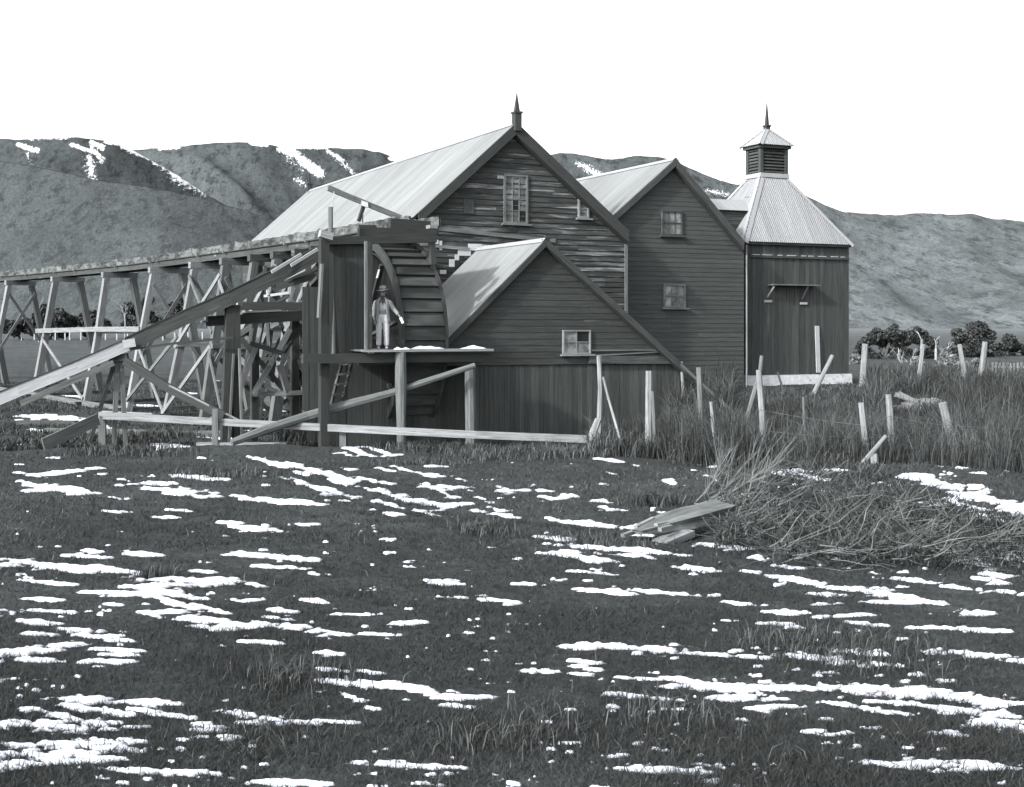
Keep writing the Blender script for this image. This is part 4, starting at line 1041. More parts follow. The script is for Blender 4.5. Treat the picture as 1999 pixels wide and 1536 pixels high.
deck = thing('platform', 'narrow plank platform the man stands on, on rough posts', 'platform', PB(835, 880, TP))
sa = sz(708, 683, TP)[0]; sb_ = sz(963, 683, TP)[0]
sw0 = WS0 - 0.15
mb = MB()
for k in range(5):
    t = TP + 0.13 + k * 0.24
    if t > WT - WR * 0.995 - 0.15: break
    mb.box(B((sa + sb_) / 2, t, zd - 0.025), E1 * (sb_ - sa) / 2, E2 * 0.112, Z * 0.025, random.uniform(.8, 1.15))
mb.box(B((sa + sw0) / 2, -4.2, zd - 0.03), E1 * (sw0 - sa) / 2, E2 * .75, Z * 0.02, .5)
mb.build('deck_board', 'mid_wood', deck)
mb = MB(); mb.box(B((sa + sb_) / 2, TP - 0.01, zd - 0.03), E1 * (sb_ - sa) / 2, E2 * .018, Z * .034, 1.15); mb.build('edge_board', 'grey_wood', deck)
for (u0, v0, u1, v1, r0_, r1_, mat) in ((782, 714, 784, 884, .155, .13, 'mid_wood'), (917, 718, 919, 850, .15, .15, 'mid_wood')):
    mb = MB(); t = TP + .12
    a, b_ = PB(u0, v0, t), PB(u1, v1, t); b_.z = GZ(b_.x, b_.y) - .2; a.z = zd - 0.06 if u0 < 800 else a.z
    mb.tube([a, a.lerp(b_, .3), a.lerp(b_, .65), b_], [r0_, r0_ * 1.05, r1_ * 1.05, r1_], 9, 1.0, .06); mb.build('post', mat, deck)
mb = MB(); mb.beam(PB(700, 705, TP + .5), PB(930, 700, TP + .5), .22, .22); mb.build('joist', 'black_wood', deck)
def heap(name, label, pts, h):
    """a low ragged snow heap: pts = [(s, half width in t, height)]"""
    mb = MB()
    for i in range(len(pts) - 1):
        (p0, w0, h0), (p1, w1, h1) = pts[i], pts[i + 1]
        ring = lambda c, w_, hh: [c - E2 * w_, c - E2 * w_ * .7 + Z * hh * .75, c - E2 * w_ * .1 + Z * hh, c + E2 * w_ * .6 + Z * hh * .7, c + E2 * w_]
        r0_, r1_ = ring(p0, w0, h0), ring(p1, w1, h1)
        for k in range(4): mb.face([r0_[k], r1_[k], r1_[k + 1], r0_[k + 1]])
    o = mb.build(name, 'snow', None, smooth=True); return tag(o, label, 'snow', 'snow heaps on the wheel platform')
def snow_line(u0, u1, t, z, hs, w, name, label):
    n_ = len(hs); s0 = sz(u0, 675, t)[0]; s1 = sz(u1, 675, t)[0]
    return heap(name, label, [(B(s0 + (s1 - s0) * i / (n_ - 1), t + random.uniform(-.03, .03), z), w * random.uniform(.7, 1.1) if 0 < i < n_ - 1 else 0.01, hh) for i, hh in enumerate(hs)], 0)
snow_line(800, 868, TP + .75, zd, [0, .06, .09, .07, .085, .05, .045, .0], .13, 'snow_heap', 'long flat snow heap on the platform in front of the wheel')
snow_line(898, 950, TP + .75, zd, [0, .03, .07, .10, .06, .035, 0], .12, 'snow_heap', 'short snow heap on the platform in front of the shed')
snow_line(768, 800, TP + .2, zd, [0, .07, .02, .06, 0.01], .08, 'snow_heap', 'small crumbs of snow on the platform edge by the man')

# ------------------------------------------------------------------ flume on its trestle
TZ = EYE + 3.37
FP = []
for u, v in ((799, 419), (760, 424.5), (640, 447), (560, 459), (487, 470), (360, 489), (250, 505), (140, 517), (40, 527), (-60, 534.5), (-170, 541.5)):
    D = 3.37 * F / (V0 - v); FP.append(Vector(((u - U0) / F * D, D, TZ)))
cl = [0.0]
for a, b_ in zip(FP[:-1], FP[1:]): cl.append(cl[-1] + (b_ - a).length)
def fpos(u):
    """point on the near upper edge seen at photograph column u, with its direction and sideways (away) vectors"""
    us_ = [U0 + F * p.x / p.y for p in FP]
    for i in range(len(FP) - 1):
        if us_[i] >= u >= us_[i + 1]:
            a, b_ = FP[i], FP[i + 1]; k = (u - U0) / F
            d = b_ - a; tt = (k * a.y - a.x) / (d.x - k * d.y)
            dn = d.normalized(); return a + d * tt, dn, Vector((dn.y, -dn.x, 0))
    d = (FP[-1] - FP[-2]).normalized(); return FP[-1], d, Vector((d.y, -d.x, 0))
flume = thing('flume', 'long mossy timber flume carrying water high over the trestle to the wheel', 'flume', FP[0] - Z * 0.45)
FW = 1.15
for i in range(len(FP) - 1):
    a, b_ = FP[i], FP[i + 1]; n_ = max(1, int((b_ - a).length / 3.2))
    for k in range(n_):
        p, q = a.lerp(b_, k / n_), a.lerp(b_, (k + 1) / n_); dn = (q - p).normalized(); sd = Vector((dn.y, -dn.x, 0))
        for off in (0.03, FW - .03):
            mb = MB(); dz = random.uniform(-.02, .015)
            # chipped and mossy upper edge: a ragged outline
            m_ = max(6, int((q - p).length / .22)); hs_ = [random.uniform(-.03, .012) + (random.uniform(.02, .06) if random.random() < .12 else 0) for _ in range(m_ + 1)]
            for j in range(m_):
                g0, g1 = p.lerp(q, j / m_), p.lerp(q, (j + 1) / m_); tn = random.uniform(.7, 1.25) if j % 3 == 0 else tn
                for o_ in (-.028, .028):
                    w_ = sd * (off + o_)
                    pts_ = [g0 + w_ - Z * .28, g1 + w_ - Z * .28, g1 + w_ + Z * (hs_[j + 1] + dz), g0 + w_ + Z * (hs_[j] + dz)]
                    L_ = (q - p).length * j / m_ + i * 7 + k * 3
                    mb.face(pts_ if o_ > 0 else pts_[::-1], [(L_, 0), (L_ + .22, 0), (L_ + .22, .3), (L_, .3)] if o_ > 0 else [(L_, .3), (L_ + .22, .3), (L_ + .22, 0), (L_, 0)], tn)
                mb.face([g0 + sd * (off - .028) + Z * (hs_[j] + dz), g1 + sd * (off - .028) + Z * (hs_[j + 1] + dz), g1 + sd * (off + .028) + Z * (hs_[j + 1] + dz), g0 + sd * (off + .028) + Z * (hs_[j] + dz)], None, tn)
            mb.build('side_board', 'mossy', flume)
        mb = MB(); mb.box((p + q) / 2 + sd * FW / 2 - Z * .30, dn * ((q - p).length / 2), sd * (FW / 2 + .02), Z * .018, .7); mb.build('floor_board', 'dark_wood', flume)
        for off in (.14, FW - .14):
            mb = MB(); mb.box((p + q) / 2 + sd * off - Z * .445, dn * ((q - p).length / 2 - .004), Z * .12, sd * .09, random.uniform(.8, 1.15)); mb.build('bearer', 'dark_wood', flume)
        mb = MB()
        for _ in range(1):
            c = p.lerp(q, random.random()); mb.box(c + sd * (FW / 2) - Z * .325, sd * (FW / 2 + .12), dn * .05, Z * .03, 1)
        mb.build('cross_bearer', 'mid_wood', flume)

def bent(u, mats, splay=1.15, girt=None, xb=0, sill=False, lab=''):
    p, dn, sd = fpos(u)
    c = p + sd * FW / 2; top = TZ - .575
    gz = GZ(c.x, c.y) - .15
    o = thing('trestle_bent', lab, 'trestle', (c.x, c.y, gz), 'trestle bents under the flume')
    mb = MB(); mb.box(Vector((c.x, c.y, top - .13)), sd * .95, Z * .13, dn * .13, random.uniform(.8, 1.1)); mb.build('cap_beam', mats[0], o)
    feet = []
    for sg in (-1, 1):
        a = Vector((c.x, c.y, top - .26)) + sd * sg * .72
        b_ = Vector((c.x, c.y, gz)) + sd * sg * (.72 + splay) + dn * random.uniform(-.3, .3)
        b_.z = GZ(b_.x, b_.y) - .15
        mb = MB(); mid_ = a.lerp(b_, .5) + sd * random.uniform(-.06, .06)
        wl_ = random.uniform(.25, .34); mb.beam(a, mid_, wl_, .26, up=dn); mb.beam(mid_, b_, wl_ * random.uniform(.95, 1.15), .28, up=dn)
        mb.build('leg', mats[1] if sg < 0 else mats[2], o); feet.append((a, b_))
    if girt:
        mb = MB(); k = girt; mb.beam(feet[0][0].lerp(feet[0][1], k) - dn * .2 - sd * .2, feet[1][0].lerp(feet[1][1], k) - dn * .2 + sd * .2, .1, .2); mb.build('girt', mats[1], o)
    for x in range(xb):
        k0, k1 = ((.08, .62), (.55, .98), (.1, .5))[x]
        for A, C in ((0, 1), (1, 0)):
            if random.random() < .2: continue
            mb = MB(); mb.beam(feet[A][0].lerp(feet[A][1], k0) - dn * (.17 + .07 * A), feet[C][0].lerp(feet[C][1], k1) - dn * (.17 + .07 * A), .07, .16); mb.build('brace', random.choice(mats), o)
    if sill:
        mb = MB(); mb.beam(feet[0][1] + Z * .2 - sd * .5, feet[1][1] + Z * .2 + sd * .5, .25, .25); mb.build('sill', 'dark_wood', o)
    return o, feet, dn, sd
GWd = 'grey_wood'
BL = [
    (-140, 'bleached trestle bent beyond the last left bent', 0, 0), (-60, 'grey trestle bent past the far left end of the view', 0, 0), (22, 'dark weathered trestle bent at the far left end', 0, 1), (113, 'trestle bent with a cap projecting left, second from the far end', .42, 0),
    (213, 'clean A shaped trestle bent with pale capped legs', .42, 0), (306, 'trestle bent of knobbly round grey legs', 0, 1),
    (386, 'trestle bent with pale crossed braces meeting the chute', .5, 1), (447, 'trestle bent with a fan of thin braces under the flume', .5, 2),
    (503, 'trestle bent behind the dark double pillar', .5, 2), (548, 'shadowed trestle bent beside the housing', .4, 2), (590, 'last trestle bent against the wheel housing', .4, 2)]
feet_all = []
for u, lab, gi, xb in BL:
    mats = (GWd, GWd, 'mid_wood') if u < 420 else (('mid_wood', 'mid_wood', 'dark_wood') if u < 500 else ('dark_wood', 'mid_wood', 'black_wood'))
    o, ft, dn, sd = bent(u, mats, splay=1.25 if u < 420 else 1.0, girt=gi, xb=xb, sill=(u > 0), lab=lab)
    feet_all.append((u, ft, dn, sd))
# fallen sills and planks lying between the trestle feet
for (u0, u1, D0, D1, w, mat, lab) in ((35, 150, 47, 46, .3, 'dark_wood', 'dark fallen beam at the far left below the flume'), (90, 330, 41, 40, .26, 'mid_wood', 'long grey sill lying behind the plank rail left end'), (320, 440, 40, 39.5, .3, 'mid_wood', 'broken grey beam lying under the dark slanting strut'), (200, 300, 52, 50, .2, 'grey_wood', 'pale plank lying far back among the trestle feet'), (470, 600, 37.5, 37.2, .2, 'mid_wood', 'grey plank lying below the staging')):
    a = Vector(((u0 - U0) / F * D0, D0, 0)); b_ = Vector(((u1 - U0) / F * D1, D1, 0)); a.z = GZ(a.x, a.y) + .06; b_.z = GZ(b_.x, b_.y) + .1
    mb = MB(); mb.beam(a, b_, w, w * .8, tone=1.0); tag(mb.build('fallen_timber', mat), lab, 'timber', 'fallen timbers under the trestle')
# long rails and diagonals tying the bents together
def stick(name, label, cat, pts, w, h, mat, group=None, rnd_=False, up=Z):
    mb = MB()
    if rnd_: mb.tube(pts, w if isinstance(w, list) else [w] * len(pts), 8, 1.0, .07)
    else:
        for a, b_ in zip(pts[:-1], pts[1:]): mb.beam(a, b_, w, h, up=up, tone=1.0)
    o = mb.build(name, mat); return tag(o, label, cat, group)
fd = {u: (ft, dn, sd) for u, ft, dn, sd in feet_all}
def leg_at(u, side, k): 
    a, b_ = fd[u][0][side]; return a.lerp(b_, k)
def on_front(u, k, off=.2):
    ft, dn, sd = fd[u]; a, b_ = ft[0]; return a.lerp(b_, k) - sd * off
stick('trestle_rail', 'long pale rail nailed level across the left trestle legs', 'rail', [on_front(113, .42) + (on_front(113, .42) - on_front(213, .42)).normalized() * 1.0, on_front(213, .40), on_front(306, .40)], .07, .24, GWd)
stick('trestle_rail', 'dark lower rail near the trestle feet', 'rail', [on_front(22, .95), on_front(113, .95), on_front(213, .96), on_front(306, .96)], .12, .25, 'mid_wood')
for (ua, ka, ub, kb_, mat, lab) in ((386, .52, 447, .06, GWd, 'pale slanting brace rising right to the fan of braces'), (113, .48, 213, .93, GWd, 'pale slanting brace crossing behind the bright end of the chute'), (386, .05, 447, .42, 'mid_wood', 'thin slanting brace falling right from a trestle cap'),
                                    (447, .10, 503, .45, GWd, 'slanting brace falling right above the chute'), (503, .45, 548, .08, GWd, 'slanting brace rising right above the chute'), (548, .5, 590, .1, 'mid_wood', 'slanting brace beside the wheel housing'), (306, .9, 386, .45, 'mid_wood', 'slanting brace low behind the prop'),
                                    (386, .95, 447, .5, GWd, 'slanting brace rising right behind the dark strut'), (447, .55, 503, .95, 'mid_wood', 'slanting brace falling right behind the dark pillar'), (306, .5, 386, .93, GWd, 'slanting brace falling right behind the prop')):
    stick('trestle_brace', lab, 'brace', [on_front(ua, ka), on_front(ub, kb_)], .06, .15, mat, 'slanting braces along the trestle')

# ------------------------------------------------------------------ the sloping chute in front of the trestle
cx = [P(-80, 812, 32.6), P(36, 763, 33.0), P(150, 717, 33.4), P(250, 673, 33.8), P(367, 618, 34.2), P(451, 582, 34.5), P(560, 529, 35.0), P(640, 486, 35.4)]
chute = thing('chute', 'old timber chute slanting down to the left in front of the trestle', 'chute', P(40, 800, 33.0))
for i in range(len(cx) - 1):
    a, b_ = cx[i], cx[i + 1]; d = (b_ - a).normalized(); sd = Vector((-d.y, d.x, 0)).normalized()   # away
    nz = d.cross(sd); nz = -nz if nz.z < 0 else nz
    pale = i < 3
    mb = MB(); h_ = (.16 if pale else .20)
    mb.box((a + b_) / 2 + Vector((0, 0, -.0)), d * ((b_ - a).length / 2 + .02), nz * h_, sd * .03, 1.1 if pale else .9); o = mb.build('side_board', 'pale_wood' if pale else 'dark_wood', chute)
    mb = MB(); mb.box((a + b_) / 2 + sd * .5, d * ((b_ - a).length / 2), nz * h_, sd * .03, .9); mb.build('side_board', 'dark_wood', chute)
    mb = MB(); mb.box((a + b_) / 2 + sd * .25 - nz * (h_ - .03), d * ((b_ - a).length / 2), sd * .21, nz * .02, .9); mb.build('floor_board', 'dark_wood', chute)
    mb = MB(); mb.box((a + b_) / 2 - sd * .0 + nz * (h_ + .02), d * ((b_ - a).length / 2), sd * .05, nz * .015, .7); mb.build('top_strip', 'dark_wood', chute)
for (u0, v0, u1, v1) in ((530, 531, 588, 496), (568, 518, 620, 486)):
    mb = MB(); mb.beam(P(u0, v0, 34.6), P(u1, v1, 35.1), .05, .09, tone=1.2); mb.build('pale_strip', 'pale_wood', chute)  # pale colour puts the light on these chute boards into the timber
mb = MB(); mb.beam(P(40, 788, 32.9), P(222, 708, 33.6), .1, .16, tone=.9); mb.build('bearer', 'mid_wood', chute)
mb = MB(); mb.beam(P(240, 672, 33.62), P(264, 668, 33.66), .03, .24, tone=1); mb.build('pale_strip', 'pale_wood', chute)
def gp(u, v, D=None):
    """point on the ground in image column u near depth D"""
    if D is None: return PG(u, v)
    x = (u - U0) / F * D; return Vector((x, D, GZ(x, D) - .12))
prop = thing('chute_prop', 'dark splayed timber prop under the bright end of the chute', 'prop', gp(232, 800, 33.9))
for (u0, v0, u1, mat, w) in ((229, 690, 222, 'mid_wood', .13), (236, 690, 246, 'mid_wood', .12), (226, 700, 170, 'dark_wood', .11)):
    mb = MB(); mb.beam(P(u0, v0, 33.95), gp(u1, 0, 33.9), w, w, up=E2); mb.build('leg', mat, prop)
mb = MB(); mb.beam(P(214, 702, 33.9), P(250, 696, 33.9), .22, .2, tone=.9); mb.build('cap_beam', 'black_wood', prop)
stick('strut', 'long dark double strut slanting down right from the chute prop', 'strut', [P(243, 704, 33.7), P(330, 758, 33.5), P(438, 812, 33.2)], .12, .24, 'black_wood')
stick('strut', 'thin pale lath lying along the dark slanting strut', 'strut', [P(330, 752, 33.42), P(470, 822, 33.1)], .04, .05, GWd)
stick('iron_rod', 'thin dark rod from the chute prop to the double pillar', 'rod', [P(246, 683, 33.8), P(350, 669, 34.0), P(455, 659, 34.3)], .045, .07, 'black_wood')
pil = thing('timber_pillar', 'dark double post pillar carrying the middle of the chute', 'pillar', gp(456, 800, 34.6))
mb = MB(); mb.beam(P(449, 596, 34.7), gp(439, 0, 34.6), .26, .26, up=E2, tone=.9); mb.build('post', 'black_wood', pil)
mb = MB(); mb.beam(P(458, 596, 34.75), gp(464, 0, 34.7), .26, .26, up=E2, tone=.9); mb.build('post', 'black_wood', pil)
mb = MB(); mb.beam(P(467, 680, 34.5), gp(473, 0, 34.4), .06, .10, up=E2, tone=1.1); mb.build('lath', 'mid_wood', pil)
mb = MB(); mb.beam(P(456, 690, 34.5), gp(446, 0, 34.45), .06, .08, up=E2, tone=.9); mb.build('lath', 'mid_wood', pil)

# old staging between the pillar and the housing
stg = thing('staging', 'ruined timber staging with crossed braces between pillar and housing', 'staging', gp(540, 0, 36.5))
def sb(a, b_, D0, D1, w, h, mat, nm, tone=1.0):
    mb = MB(); mb.beam(P(*a, D0), P(*b_, D1), w, h, tone=tone); return mb.build(nm, mat, stg)
sb((404, 627), (610, 615), 35.0, 36.2, .3, .3, 'black_wood', 'beam')
sb((466, 597), (612, 598), 36.2, 36.8, .25, .25, 'black_wood', 'beam')
sb((470, 612), (600, 606), 35.6, 36.4, .5, .05, 'mid_wood', 'deck_board', 1.3)
sb((478, 609), (545, 606), 35.4, 35.8, .35, .05, 'pale_wood', 'deck_board', 1.1)
sb((395, 628), (442, 618), 35, 35.3, .4, .06, GWd, 'deck_board', 1.0)
for (a, b_, D, w, mat) in (((567, 642), (527, 714), 36, .17, GWd), ((527, 714), (494, 770), 36, .17, 'mid_wood'), ((512, 625), (504, 668), 36.1, .16, GWd), ((504, 668), (468, 755), 36.2, .17, GWd), ((470, 660), (570, 780), 36.3, .16, 'black_wood'), ((488, 670), (552, 690), 35.8, .14, 'dark_wood'),
                           ((546, 712), (562, 764), 36.1, .2, GWd), ((598, 676), (599, 700), 36, .14, GWd), ((555, 690), (590, 640), 36.5, .08, 'dark_wood'), ((515, 578), (565, 571), 37, .08, 'pale_wood'), ((583, 585), (594, 592), 37, .1, GWd), ((593, 593), (608, 574), 37, .1, 'pale_wood'), ((522, 566), (523, 577), 37, .1, 'pale_wood'),
                           ((463, 590), (473, 592), 35.5, .15, 'pale_wood'), ((490, 770), (590, 766), 36.3, .14, 'mid_wood'), ((470, 770), (492, 640), 37, .1, 'mid_wood'), ((536, 700), (510, 700), 35.6, .1, 'mid_wood'), ((575, 560), (560, 600), 38, .1, 'mid_wood')):
    sb(a, b_, D, D + random.uniform(-.1, .2), w * .6, w, mat, 'brace', random.uniform(.8, 1.15))
for (u, v0, D) in ((612, 480, 37.0), (575, 600, 37.2), (497, 610, 37.4)):
    mb = MB(); mb.beam(P(u, v0, D), gp(u, 0, D), .24, .24, up=E2); mb.build('post', 'black_wood', stg)
for px, D in (((560, 520, 596, 545), 36.2), ((608, 500, 622, 525), 36.1), ((604, 538, 618, 560), 36.1)):
    o = None
    s = [P(px[0], px[3], D), P(px[2], (px[1] * 2 + px[3]) / 3, D), P(px[2], px[1], D), P(px[0], (px[1] + px[3] * 2) / 3, D)]
    mb = MB(); mb.prism(s, Vector((0, .04, 0)), 1.1); mb.build('loose_board', 'pale_wood', stg)
random.seed(77)
for k in range(26):      # the collapsed tangle of old braces below the flume end
    u0, v0 = random.uniform(465, 615), random.uniform(500, 760); an = random.choice((1.05, 2.1, .5, 2.6, 1.4, 1.75)) + random.uniform(-.2, .2); ll = random.uniform(28, 70)
    D0 = random.uniform(36.3, 40)
    sb((u0 - ll * math.cos(an), max(528 - (u0 - 465) * .16, v0 - ll * math.sin(an))), (u0 + ll * math.cos(an), min(795, v0 + ll * math.sin(an))), D0, D0 + random.uniform(-.4, .4), random.uniform(.08, .16), random.uniform(.10, .2), random.choice(('black_wood', 'black_wood', 'dark_wood', 'mid_wood', GWd)), 'brace', random.uniform(.8, 1.15))
for k, (u0, v0, u1, v1) in enumerate(((560, 545, 618, 520), (540, 560, 622, 536))):
    sb((u0, v0), (u1, v1), 36.4, 36.5, .1, .22, 'black_wood', 'beam')

# sluice pole and lever
stick('sluice_pole', 'tall thin pole standing against the dark board screen', 'pole', [P(645, 404, 33.15), P(646, 470, 33.1), P(650, 600, 33.1), P(651, 697, 33.05)], [.075, .07, .075, .07], 0, 'mid_wood', rnd_=True)
lev = thing('sluice_lever', 'tilted sluice lever beam pivoting above the flume, against the roof', 'lever', P(703, 436, 36.6))
mb = MB(); mb.beam(P(641, 367, 36.2), P(782, 425, 36.8), .10, .16, tone=.9); mb.beam(P(641, 363.5, 36.2), P(690, 385, 36.4), .11, .08, tone=1.0); mb.build('beam', 'mid_wood', lev)
mb = MB(); mb.beam(P(700, 432, 36.7), P(712, 396, 36.6), .09, .14, up=E2, tone=.7); mb.beam(P(708, 392, 36.6), P(708, 435, 36.6), .03, .03, up=E2); mb.build('post', 'dark_wood', lev)
mb = MB(); mb.tube([P(652, 374, 36.15), P(649, 420, 35.0)], [.015, .015], 5, 1.3); mb.build('rope', 'grey_wood', lev)
mb = MB(); mb.box(P(711, 398, 36.5), Vector((.12, 0, -.04)), Z * .08, Vector((0, .08, 0)), 1.2); mb.build('pivot_block', 'pale_wood', lev)

# ladder under the screen, log and plank rail
lad = thing('ladder', 'short dark ladder leaning under the board screen', 'ladder', gp(655, 0, 33.2))
for du in (-8, 12):
    mb = MB(); mb.beam(P(676 + du, 702, 33.6), P(652 + du, 800, 33.1), .07, .09, tone=.9); mb.build('rail', 'dark_wood', lad)
for k in range(5):
    mb = MB(); u = 676 - 24 * (k + .5) / 5; v = 702 + 98 * (k + .5) / 5
    mb.beam(P(u - 13, v, 33.3 - .1 * k), P(u + 15, v - 2, 33.3 - .1 * k), .16, .05, tone=1.0); mb.build('rung', 'dark_wood', lad)
stick('leaning_log', 'long curved log sloping up from the ground to the platform post', 'log', [P(452, 864, 31.7), P(520, 838, 32.2), P(600, 812, 32.7), P(680, 789, 32.9), P(760, 768, 33.0), P(840, 742, 33.1), P(927, 713, 33.25)], [.10, .13, .13, .125, .11, .09, .08], 0, 'mid_wood', rnd_=True)
rail = thing('plank_rail', 'long pale plank rail on short posts in front of the mill', 'rail', gp(420, 0, 32.4))
pts = [P(193, 810.5, 33.6), P(420, 823, 33.0), P(668, 836, 32.4), P(930, 848.5, 31.7), P(1145, 857, 31.2)]
mb = MB()
for a, b_ in zip(pts[:-1], pts[1:]): mb.beam(a, b_, .08, .20, tone=random.uniform(.95, 1.15))
mb.build('plank', GWd, rail)
for (u, v0, D, w) in ((420, 798, 32.85, .17), (669, 833, 32.6, .18), (1071, 858, 31.6, .15), (200, 815, 33.8, .2)):
    mb = MB(); mb.beam(P(u, v0, D), gp(u, 0, D), w, w * .8, up=Vector((0, 1, 0)), tone=1); mb.build('post', 'mid_wood', rail)
a = P(192, 818, 33.5); b_ = P(84, 868, 32.2); stick('stay_board', 'wide grey board sloping from the plank rail end to the ground', 'board', [a, b_], .06, .34, 'mid_wood')
stick('fallen_plank', 'pale plank lying on the ground behind the rail post', 'plank', [gp(385, 0, 33.0) + Z * .2, gp(560, 0, 32.6) + Z * .17], .2, .08, GWd)
# ------------------------------------------------------------------ fence posts and leaning sticks on the right
def post(name, label, cat, pts, r, mat, group=None, flat=False):
    """pts: (u, v, D) from the top down; the foot is carried into the ground"""
    ps = [P(*p) for p in pts]; last = ps[-1]
    d = (ps[-1] - ps[-2]).normalized(); gz = GZ(last.x, last.y) - .12
    if last.z > gz and d.z < -.2: ps.append(last + d * ((last.z - gz) / -d.z))
    mb = MB()
    if flat:
        for a, b_ in zip(ps[:-1], ps[1:]): mb.beam(a, b_, r * 2, r * 1.2, up=Vector((0, 1, 0)), tone=1.0)
    else:
        n_ = len(ps); mb.tube(ps, [r * (.85 + .3 * i / max(1, n_ - 1)) for i in range(n_)], 7, 1.05, .10)
    return tag(mb.build(name, mat), label, cat, group)
FG = 'old fence posts in the rank grass'
for pts, r, mat, lab in (
    (((1169, 694, 31.6), (1172, 760, 31.6), (1170, 822, 31.6)), .07, GWd, 'tall mottled post standing against the shed below its window'),
    (((1267, 724, 31.3), (1267, 828, 31.3)), .10, GWd, 'thick pale split post before the shed wall'),
    (((1274, 764, 31.0), (1278, 860, 31.0)), .05, 'mid_wood', 'thin grey stake touching the thick pale split post'),
    (((1364, 717, 33.5), (1367, 780, 33.5)), .085, 'mid_wood', 'pointed grey post before the middle mill block'),
    (((1388, 784, 28.6), (1397, 876, 28.6)), .05, GWd, 'slender post left of the tallest forked post'),
    (((1402, 850, 28.2), (1402, 905, 28.2)), .06, 'mid_wood', 'short grey stub behind the snow strip by the slender post'),
    (((1481, 722, 28.3), (1487, 800, 28.3), (1491, 886, 28.3)), .078, GWd, 'tallest forked pale post below the kiln corner'),
    (((1568, 774, 30.5), (1570, 846, 30.5)), .035, 'mid_wood', 'thin pointed stake deep in the dark reeds'),
    (((1681, 786, 26.4), (1691, 876, 26.4)), .075, GWd, 'square topped pale post left of the two near the stick'),
    (((1706, 886, 25.2), (1708, 917, 25.2)), .09, GWd, 'short pale stump where the leaning stick crosses'),
    (((1735, 770, 26.6), (1742, 876, 26.6)), .085, GWd, 'straight pale post just below the timber pile'),
    (((1840, 786, 26.8), (1862, 880, 26.8)), .11, GWd, 'broad pale post leaning left beside the timber pile'),
    (((1689, 671, 46), (1684, 748, 46)), .13, GWd, 'pale post at the kiln side beyond the reeds'),
    (((1802, 671, 46.5), (1795, 730, 46.5)), .09, GWd, 'slim leaning post before the bushy trees'),
    (((1873, 672, 46.5), (1881, 717, 46.5)), .10, GWd, 'pale post leaning right under the round tree'),
    (((1923, 667, 46.5), (1916, 730, 46.5)), .12, GWd, 'forked topped pale post nearest the paling fence')):
    post('fence_post', lab, 'fence post', pts, r, mat, FG)
post('stump', 'flaking pale stump at the end of the plank rail', 'stump', ((1168, 818, 31.0), (1158, 845, 31.0), (1158, 866, 31.0)), .11, GWd)
post('stick', 'thin stick leaning on the tall mottled post', 'stick', ((1177, 736, 31.2), (1187, 775, 31.0), (1214, 870, 30.0)), .035, GWd)
post('stick', 'grey stick slanting over the forked post top towards the kiln', 'stick', ((1487, 694, 33.0), (1484, 724, 33.0), (1476, 752, 33.0)), .06, 'mid_wood')
post('stick', 'grey stick leaning right against the whitewashed kiln base', 'stick', ((1625, 694, 41.0), (1594, 757, 40.6)), .08, GWd)
post('stick', 'dark bent stick before the whitewashed kiln base', 'stick', ((1518, 726, 40.5), (1530, 765, 40.3)), .04, 'dark_wood')
post('stick', 'pale stick crossing the short stump', 'stick', ((1730, 850, 24.4), (1671, 919, 24.6)), .045, GWd)
post('pole', 'dark crooked pole sloping from the shed eave to the grass', 'pole', ((1330, 712, 35.0), (1362, 742, 34.5), (1402, 778, 34.0)), .06, 'black_wood')
s_, z_ = sz(1597, 636, TK - .12); s2_, z2_ = sz(1597, 727, TK - .12)
mb = MB(); mb.beam(B(s_, TK - .06, z_), B(s_, TK - .14, z2_), .20, .04, up=E2, tone=1.2); tag(mb.build('plank', 'pale_wood'), 'white upright plank leaning on the kiln wall', 'plank')
# slack wires between the nearer posts
wires = [((1484, 800), (1684, 830), (1738, 812), (1850, 830), (2060, 838)), ((1486, 840), (1686, 855), (1740, 848), (1856, 862), (2060, 868))]
for k, ws in enumerate(wires):
    ps = []
    for (u0, v0), (u1, v1) in zip(ws[:-1], ws[1:]):
        for i in range(6): t = i / 6; ps.append(P(u0 + (u1 - u0) * t, v0 + (v1 - v0) * t + 9 * 4 * t * (1 - t) * .25, 26.45))
    ps.append(P(*ws[-1], 26.45)); mb = MB(); mb.tube(ps, [.007] * len(ps), 4, 1.0)
    tag(mb.build('fence_wire', 'twig'), ('upper', 'lower')[k] + ' slack fence wire strung between the pale posts in the reeds', 'wire', 'fence wires')
# timber pile
for (a, b_, D, w, h, lab) in (((1748, 770), (1790, 784), 37.6, .26, .15, 'splintered pale log end on top of the timber pile'), ((1762, 789), (1848, 794), 37.0, .25, .10, 'long pale log under the timber pile'), ((1796, 783), (1842, 786), 37.3, .32, .14, 'squared timber on the right of the timber pile'), ((1738, 796), (1830, 800), 36.8, .26, .10, 'snow white plank at the foot of the timber pile'), ((1812, 780), (1838, 782), 37.5, .26, .06, 'thin white board topping the squared timber'), ((1845, 798), (1862, 800), 36.9, .16, .09, 'short white offcut right of the timber pile')):
    mb = MB(); mb.beam(P(*a, D), P(*b_, D - .1), w, h, tone=1.1); mb.beam(P(a[0] + 6, a[1] - 3, D + .1), P(b_[0] - 5, b_[1] - 2, D), w * .6, h * .8, tone=.9)
    tag(mb.build('timber', 'pale_wood' if 'white' in lab else GWd), lab, 'timber', 'pile of timber in the grass')
mb = MB()
c_ = PG(1795, 830, 20); c_ = P(1795, 806, 29.6)

